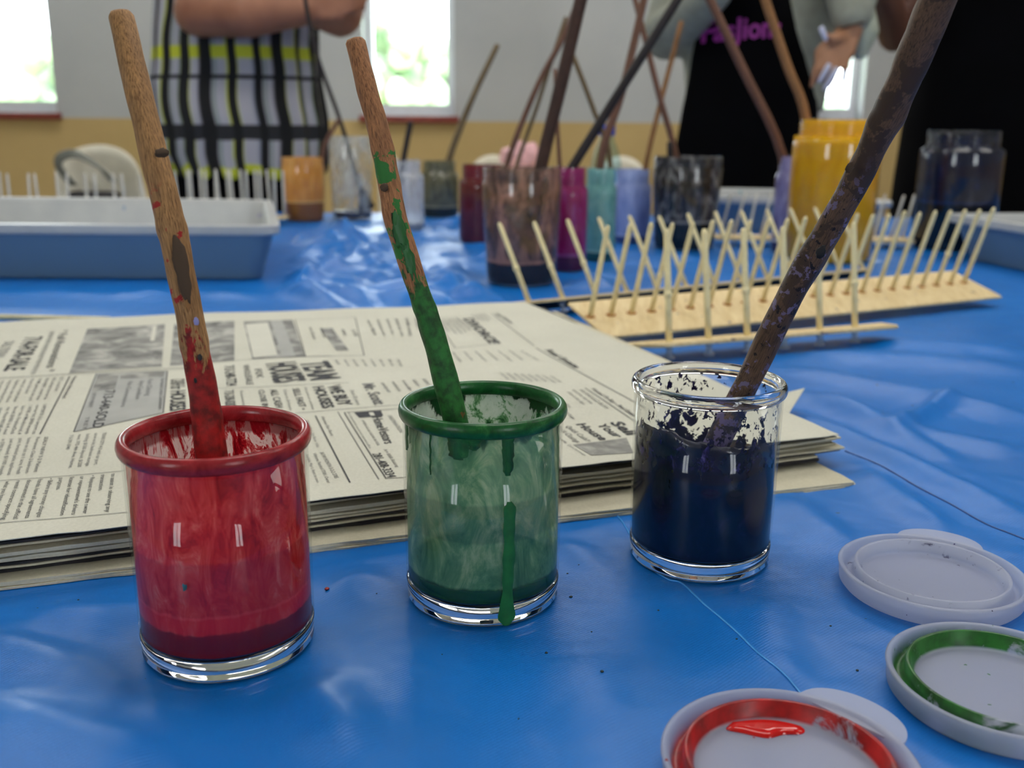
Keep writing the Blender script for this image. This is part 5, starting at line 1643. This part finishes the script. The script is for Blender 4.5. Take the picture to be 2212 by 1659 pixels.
def plaid():
    m, nt, out = newmat('checked_black_yellow_white_fabric'); N = NT(nt)
    tc = N.n('ShaderNodeTexCoord'); x, y, z = N.sep(tc.outputs['UV'])
    u = N.math('ADD', x, N.math('MULTIPLY', N.math('SINE', N.math('MULTIPLY', z if False else y, 46.0)), .0022))
    def stripe(v, period, phase, width, soft=.03):
        t = N.math('FRACT', N.math('ADD', N.math('DIVIDE', v, period), phase))
        d = N.math('ABSOLUTE', N.math('SUBTRACT', t, .5))
        return N.math('SUBTRACT', 1.0, N.step(d, width - soft, width + soft))
    white = lin(168, 166, 174); yel = lin(190, 196, 48); blk = lin(8, 8, 10); gry = lin(34, 35, 38)
    c = white
    hy = N.math('MAXIMUM', N.math('MULTIPLY', N.step(y, .262, .266), N.math('SUBTRACT', 1.0, N.step(y, .290, .294))), N.math('SUBTRACT', 1.0, N.step(y, .022, .026)))
    c = N.mix(N.math('MULTIPLY', stripe(u, .098, .0, .10), .9), c, yel)
    c = N.mix(N.math('MULTIPLY', stripe(u, .098, .36, .03), .5), c, lin(60, 110, 60))
    c = N.mix(N.math('MULTIPLY', stripe(u, .147, .55, .035), .5), c, lin(40, 80, 110))
    c = N.mix(N.math('MULTIPLY', stripe(u, .147, .85, .06), N.step(y, .04, .045)), c, yel)
    c = N.mix(hy, c, yel)
    c = N.mix(N.math('MULTIPLY', N.step(y, .082, .085), N.math('SUBTRACT', 1.0, N.step(y, .116, .119))), c, gry)
    c = N.mix(N.math('MULTIPLY', N.step(y, .218, .220), N.math('SUBTRACT', 1.0, N.step(y, .227, .229))), c, blk)
    c = N.mix(stripe(u, .0490, .5, .17), c, blk)
    c = N.mix(stripe(u, .147, .2, .085), c, blk)
    N.l(N.pbr(c, .85), out.inputs[0]); return m
MAT['plaid'] = plaid()
def shirt_mesh(name, prof, n, wave, m, parent, th=.003, hemv=.008):
    """open tube of cloth: prof = (z, rx, ry, cx); a UV map holds arc length and height in metres"""
    vs, fs, uv = [], [], []
    z0 = prof[0][0]
    for j, (z, rx, ry, cx_) in enumerate(prof):
        f = j / (len(prof) - 1)
        s = 0
        for i in range(n + 1):
            a = 2 * math.pi * i / n + math.pi / 2
            k = 1 + wave * (1 - f * .75) * math.sin(a * 14 + math.sin(a * 3) * 2) + wave * .5 * math.sin(a * 5 + f * 4)
            zz = z + (hemv * math.sin(a * 14 + math.sin(a * 3) * 2) * (1 - min(1, f * 6)))
            vs.append((cx_ + rx * k * math.cos(a), ry * k * math.sin(a), zz))
            uv.append((i / n * 2 * math.pi * .165, z - z0))
    q = n + 1
    fuv = []
    for j in range(len(prof) - 1):
        for i in range(n):
            a = j * q + i; f = (a, a + 1, a + q + 1, a + q); fs.append(f); fuv += [uv[k] for k in f]
    o = mesh(name, vs, fs, m, parent)
    lay = o.data.uv_layers.new(name='cloth')
    for i, t in enumerate(fuv): lay.data[i].uv = t
    md = o.modifiers.new('thick', 'SOLIDIFY'); md.thickness = th; md.offset = -1
    return o
zh = Z(372)
def hw(u0, u1, v): return (X(u1, v) - X(u0, v)) / 2, (X(u1, v) + X(u0, v)) / 2 - O.x
prof = []
for v, u0, u1 in ((376, 372, 700), (330, 350, 706), (250, 336, 700), (180, 328, 688), (120, 334, 682), (60, 336, 682), (0, 340, 690)):
    r_, c_ = hw(u0, u1, v); prof.append((Z(v), r_, .135 - .015 * (v < 200), c_))
prof += [(1.27, .178, .118, 0), (1.33, .17, .105, 0), (1.375, .135, .085, 0), (1.395, .085, .07, 0)]
# resample
PR = []
for a_, b_ in zip(prof, prof[1:]):
    for k in range(5): PR.append(tuple(lerp(a_[i], b_[i], k / 5) for i in range(4)))
PR.append(prof[-1])
shirt_mesh('shirt', PR, 168, .035, MAT['plaid'], rt)
bm = bmesh.new()
loft(bm, [(0, 0, Z(376) - .09, .17, .118), (0, 0, Z(376), .172, .118), (0, 0, Z(330), .166, .112)])
for s in (-1, 1): limb(bm, [Vector((s * .09, 0, Z(378) - .03)), Vector((s * .095, -.01, .44)), Vector((s * .09, .02, .10))], [.094, .064, .044])
remeshed('leggings', bm, MAT['black_cloth'], rt, .012, 3)
shoes(0, 0, rt)
bm = bmesh.new(); blob(bm, hc + Vector((0, .03, .045)), (.092, .095, .098)); blob(bm, hc + Vector((0, .075, -.04)), (.075, .045, .12))
remeshed('hair', bm, MAT['hair_dark'], rt, .009, 3)

# ---- the person in the black apron
Y2p = 2.50
rt = empty('person', (X(1635, 200, Y2p), Y2p, 0), 'person in a black apron with pink lettering, one hand with long white nails', 'person', None)
O = Vector(rt.location)
def Z2(v, Y=Y2p): return W(1635, v, Y).z
bm = bmesh.new()
loft(bm, [(0, 0, .90, .165, .11), (0, 0, Z2(250), .145, .095), (0, 0, Z2(60), .14, .095), (0, 0, 1.30, .155, .095), (0, 0, 1.38, .12, .07), (0, 0, 1.42, .055, .05), (0, 0, 1.47, .048, .048)])
legs_feet(bm, 0, 0, .90, rt)
limb(bm, [Vector((0, .005, 1.40)), Vector((0, -.01, 1.52))], [.052, .05])
hc = Vector((0, -.015, 1.605)); head(bm, hc)
e1 = L(1442, 88, Y2p - .02); w1 = L(1560, -40, Y2p - .22)
limb(bm, [Vector((-.165, 0, 1.36)), e1, w1], [.05, .042, .028])
pe, Fg, th = quick_hand(w1, Vector((.7, -.2, .5)), 1, Vector((0, -1, .2))); hand(bm, w1, pe, Fg, th)
YH = 2.28
wr = L(1838, 62, YH + .01); e2 = L(1838, -150, YH + .10)
limb(bm, [Vector((.165, 0, 1.36)), e2, L(1846, -10, YH + .04), wr], [.05, .044, .036, .027])
def hp(u, v, dy=0): return L(u, v, YH + dy)
palm = hp(1800, 118, -.01)
F4 = [[hp(1772, 116, -.012), hp(1762, 150, -.02), hp(1753, 186, -.012)],
      [hp(1790, 124, -.016), hp(1784, 150, -.026), hp(1776, 172, -.016)],
      [hp(1808, 126, -.014), hp(1804, 156, -.026), hp(1790, 188, -.014)],
      [hp(1824, 120, -.010), hp(1828, 146, -.020), hp(1822, 172, -.012)]]
thb = [hp(1818, 80, -.01), hp(1798, 84, -.03), hp(1782, 74, -.036)]
hand(bm, wr, palm, F4, thb, fr=.0088)
remeshed('body', bm, MAT['skin2'], rt, .0062, 4)
face(hc, rt)
def nail(a, b, wd=.0062, dy=-.008):
    A, B = a + Vector((0, dy, 0)), b + Vector((0, dy, 0))
    tube('fingernail', [A, A.lerp(B, .3), A.lerp(B, .8), B], [wd * .8, wd, wd * .8, wd * .35], MAT['nail'], rt, n=12, flat=.55)
nail(hp(1790, 138, -.034), hp(1766, 180, -.030)); nail(hp(1806, 146, -.034), hp(1776, 196, -.026))
nail(hp(1824, 152, -.028), hp(1819, 192, -.022), .0052); nail(hp(1771, 58, -.046), hp(1783, 90, -.044), .0066)
MAT['sweater'] = plain('grey_green_sweater', (150, 152, 138), .9, .04, 40)
MAT['sweater_light'] = plain('pale_grey_sleeve', (172, 174, 168), .9, .04, 40)
bm = bmesh.new()
loft(bm, [(0, .01, .98, .168, .112), (0, .01, Z2(200), .172, .112), (0, .01, Z2(60), .194, .108), (0, .01, 1.28, .166, .108), (0, 0, 1.38, .135, .085), (0, 0, 1.415, .075, .06)])
limb(bm, [Vector((-.165, .01, 1.35)), e1 + Vector((0.0, 0, .01)), w1 + (e1 - w1) * .12], [.068, .066, .044])
limb(bm, [Vector((.165, .01, 1.35)), e2 + Vector((.004, 0, 0)), L(1840, -20, YH + .05), L(1838, 30, YH + .02)], [.068, .066, .062, .048])
remeshed('sweater', bm, MAT['sweater'], rt, .010, 4)
# rolled cuff around the wrist
bm = bmesh.new()
limb(bm, [L(1822, -4, YH + .035), L(1852, 30, YH + .045), L(1864, 76, YH + .045), L(1858, 112, YH + .045)], [.036, .040, .036, .020])
remeshed('cuff', bm, plain('pale_cuff', (176, 182, 162), .9, .05, 40), rt, .008, 3)
MAT['elastic'] = plain('brown_hair_tie', (70, 44, 30), .6)
ctr = L(1838, 56, YH + .008)
tube('wristband', [ctr + Vector((.030 * math.cos(a * .5236), .030 * math.sin(a * .5236), .008 * math.cos(a * .5236) )) for a in range(13)], .0026, MAT['elastic'], rt, n=8)
# apron: curved front panel with bib
vs, fs = [], []
APR = [(425, 1458, 1776), (330, 1462, 1778), (240, 1478, 1778), (170, 1492, 1772), (120, 1500, 1762), (60, 1512, 1744), (0, 1530, 1730), (-60, 1548, 1716), (-120, 1560, 1704)]
rows_ = []
for k in range(len(APR) - 1):
    for q in range(4):
        rows_.append([lerp(APR[k][i], APR[k + 1][i], q / 4) for i in range(3)])
rows_.append(list(APR[-1])); n = 30
for j, (v, u0, u1) in enumerate(rows_):
    xa, xb = X(u0, v, Y2p - .10) - O.x, X(u1, v, Y2p - .10) - O.x
    z = W((u0 + u1) / 2, v, Y2p - .13).z
    for i in range(n + 1):
        s = -1 + 2 * i / n
        y = -.150 + .085 * s * s + .006 * math.sin(s * 7 + j * .05) * (1 - j / len(rows_))
        vs.append((lerp(xa, xb, i / n), y, z))
q = n + 1
for j in range(len(rows_) - 1):
    for i in range(n): a = j * q + i; fs.append((a, a + 1, a + q + 1, a + q))
ap = mesh('apron', vs, fs, MAT['black_cloth'], rt)
md = ap.modifiers.new('thick', 'SOLIDIFY'); md.thickness = .004; md.offset = -1
bm = bmesh.new(); loft(bm, [(0, 0, .42, .185, .135), (0, 0, .70, .178, .130), (0, 0, Z2(400), .172, .122), (0, 0, Z2(330), .163, .115), (0, 0, Z2(250), .150, .110)])
frombm('skirt', bm, MAT['black_cloth'], rt, smooth=True)
MAT['magenta_print'] = plain('magenta_lettering', (150, 40, 140), .6, .03)
vs2, fs2 = glyphs('FasJions', .02)
x0 = min(v[0] for v in vs2); x1 = max(v[0] for v in vs2)
A, B = W(1526, 88, Y2p - .145), W(1686, 80, Y2p - .145); ws = (B.x - A.x)
ycap = W(1526, 40, Y2p - .145).z - A.z
V3 = []
for (x_, y_) in vs2:
    f = (x_ - x0) / (x1 - x0); px = A.x - O.x + f * ws
    sx = (px - (X(1508, 60, Y2p - .1) - O.x)) / (X(1744, 60, Y2p - .1) - X(1508, 60, Y2p - .1)) * 2 - 1
    V3.append((px, -.1535 + .085 * sx * sx, lerp(A.z, B.z, f) - O.z + y_ / .72 * ycap))
lt = mesh('lettering', V3, fs2, MAT['magenta_print'], ap, smooth=False)
md = lt.modifiers.new('thick', 'SOLIDIFY'); md.thickness = .002; md.offset = 1
shoes(0, 0, rt)
bm = bmesh.new(); blob(bm, hc + Vector((0, .03, .045)), (.092, .095, .098)); blob(bm, hc + Vector((0, .07, -.07)), (.085, .05, .15))
remeshed('hair', bm, MAT['hair_dark'], rt, .009, 3)

# ---- the person in black at the right
Y3p = 2.60
rt = empty('person', (X(2156, 200, Y3p), Y3p, 0), 'person all in black at the right edge, dark bent forearm showing', 'person', None)
O = Vector(rt.location)
bm = bmesh.new()
loft(bm, [(0, 0, .90, .18, .13), (0, 0, 1.1, .17, .11), (0, 0, 1.32, .17, .10), (0, 0, 1.42, .13, .08), (0, 0, 1.46, .06, .05), (0, 0, 1.52, .05, .05)])
legs_feet(bm, 0, 0, .92, rt)
limb(bm, [Vector((0, .005, 1.44)), Vector((0, -.01, 1.56))], [.054, .052])
hc = Vector((0, -.015, 1.65)); head(bm, hc)
el = L(1932, 78, Y3p - .02); wr = L(1882, -90, Y3p - .24)
sh = Vector((-.18, 0, 1.38))
limb(bm, [sh, L(1975, -60, Y3p - .02), el], [.056, .050, .040]); limb(bm, [el, L(1915, 10, Y3p - .12), wr], [.038, .040, .027])
pe, Fg, th = quick_hand(wr, Vector((.25, -.3, .8)), 1, Vector((-.2, -1, .1))); hand(bm, wr, pe, Fg, th)
limb(bm, [Vector((.18, 0, 1.38)), Vector((.25, .02, 1.12)), Vector((.16, -.20, 1.16))], [.056, .044, .028])
pe, Fg, th = quick_hand(Vector((.16, -.20, 1.16)), Vector((-.8, -.3, .1)), -1, Vector((0, -1, .3))); hand(bm, Vector((.16, -.20, 1.16)), pe, Fg, th)
remeshed('body', bm, MAT['skin3'], rt, .008, 4)
face(hc, rt)
bm = bmesh.new()
xl = X(1905, 300, Y3p) - O.x
loft(bm, [(.0, 0, .55, .24, .17), (.0, 0, Z2(430), .238, .165), (.0, 0, Z2(250), .228, .160), (0, 0, Z2(120), .205, .15), (0, 0, 1.26, .19, .14), (0, 0, 1.38, .17, .12), (0, 0, 1.45, .09, .07)])
limb(bm, [Vector((-.17, 0, 1.38)), L(1992, -80, Y3p)], [.070, .060]); limb(bm, [Vector((.18, 0, 1.38)), Vector((.235, .01, 1.22))], [.070, .062])
remeshed('tunic', bm, MAT['black_cloth'], rt, .012, 3)
bm = bmesh.new()
for s in (-1, 1): limb(bm, [Vector((s * .09, 0, .86)), Vector((s * .095, -.01, .44)), Vector((s * .09, .02, .10))], [.10, .068, .05])
remeshed('trousers', bm, MAT['black_cloth'], rt, .012, 3)
shoes(0, 0, rt)
bm = bmesh.new(); blob(bm, hc + Vector((0, .03, .045)), (.092, .098, .098))
remeshed('hair', bm, MAT['hair_dark'], rt, .009, 3)
bpy.data.objects.remove(_to)
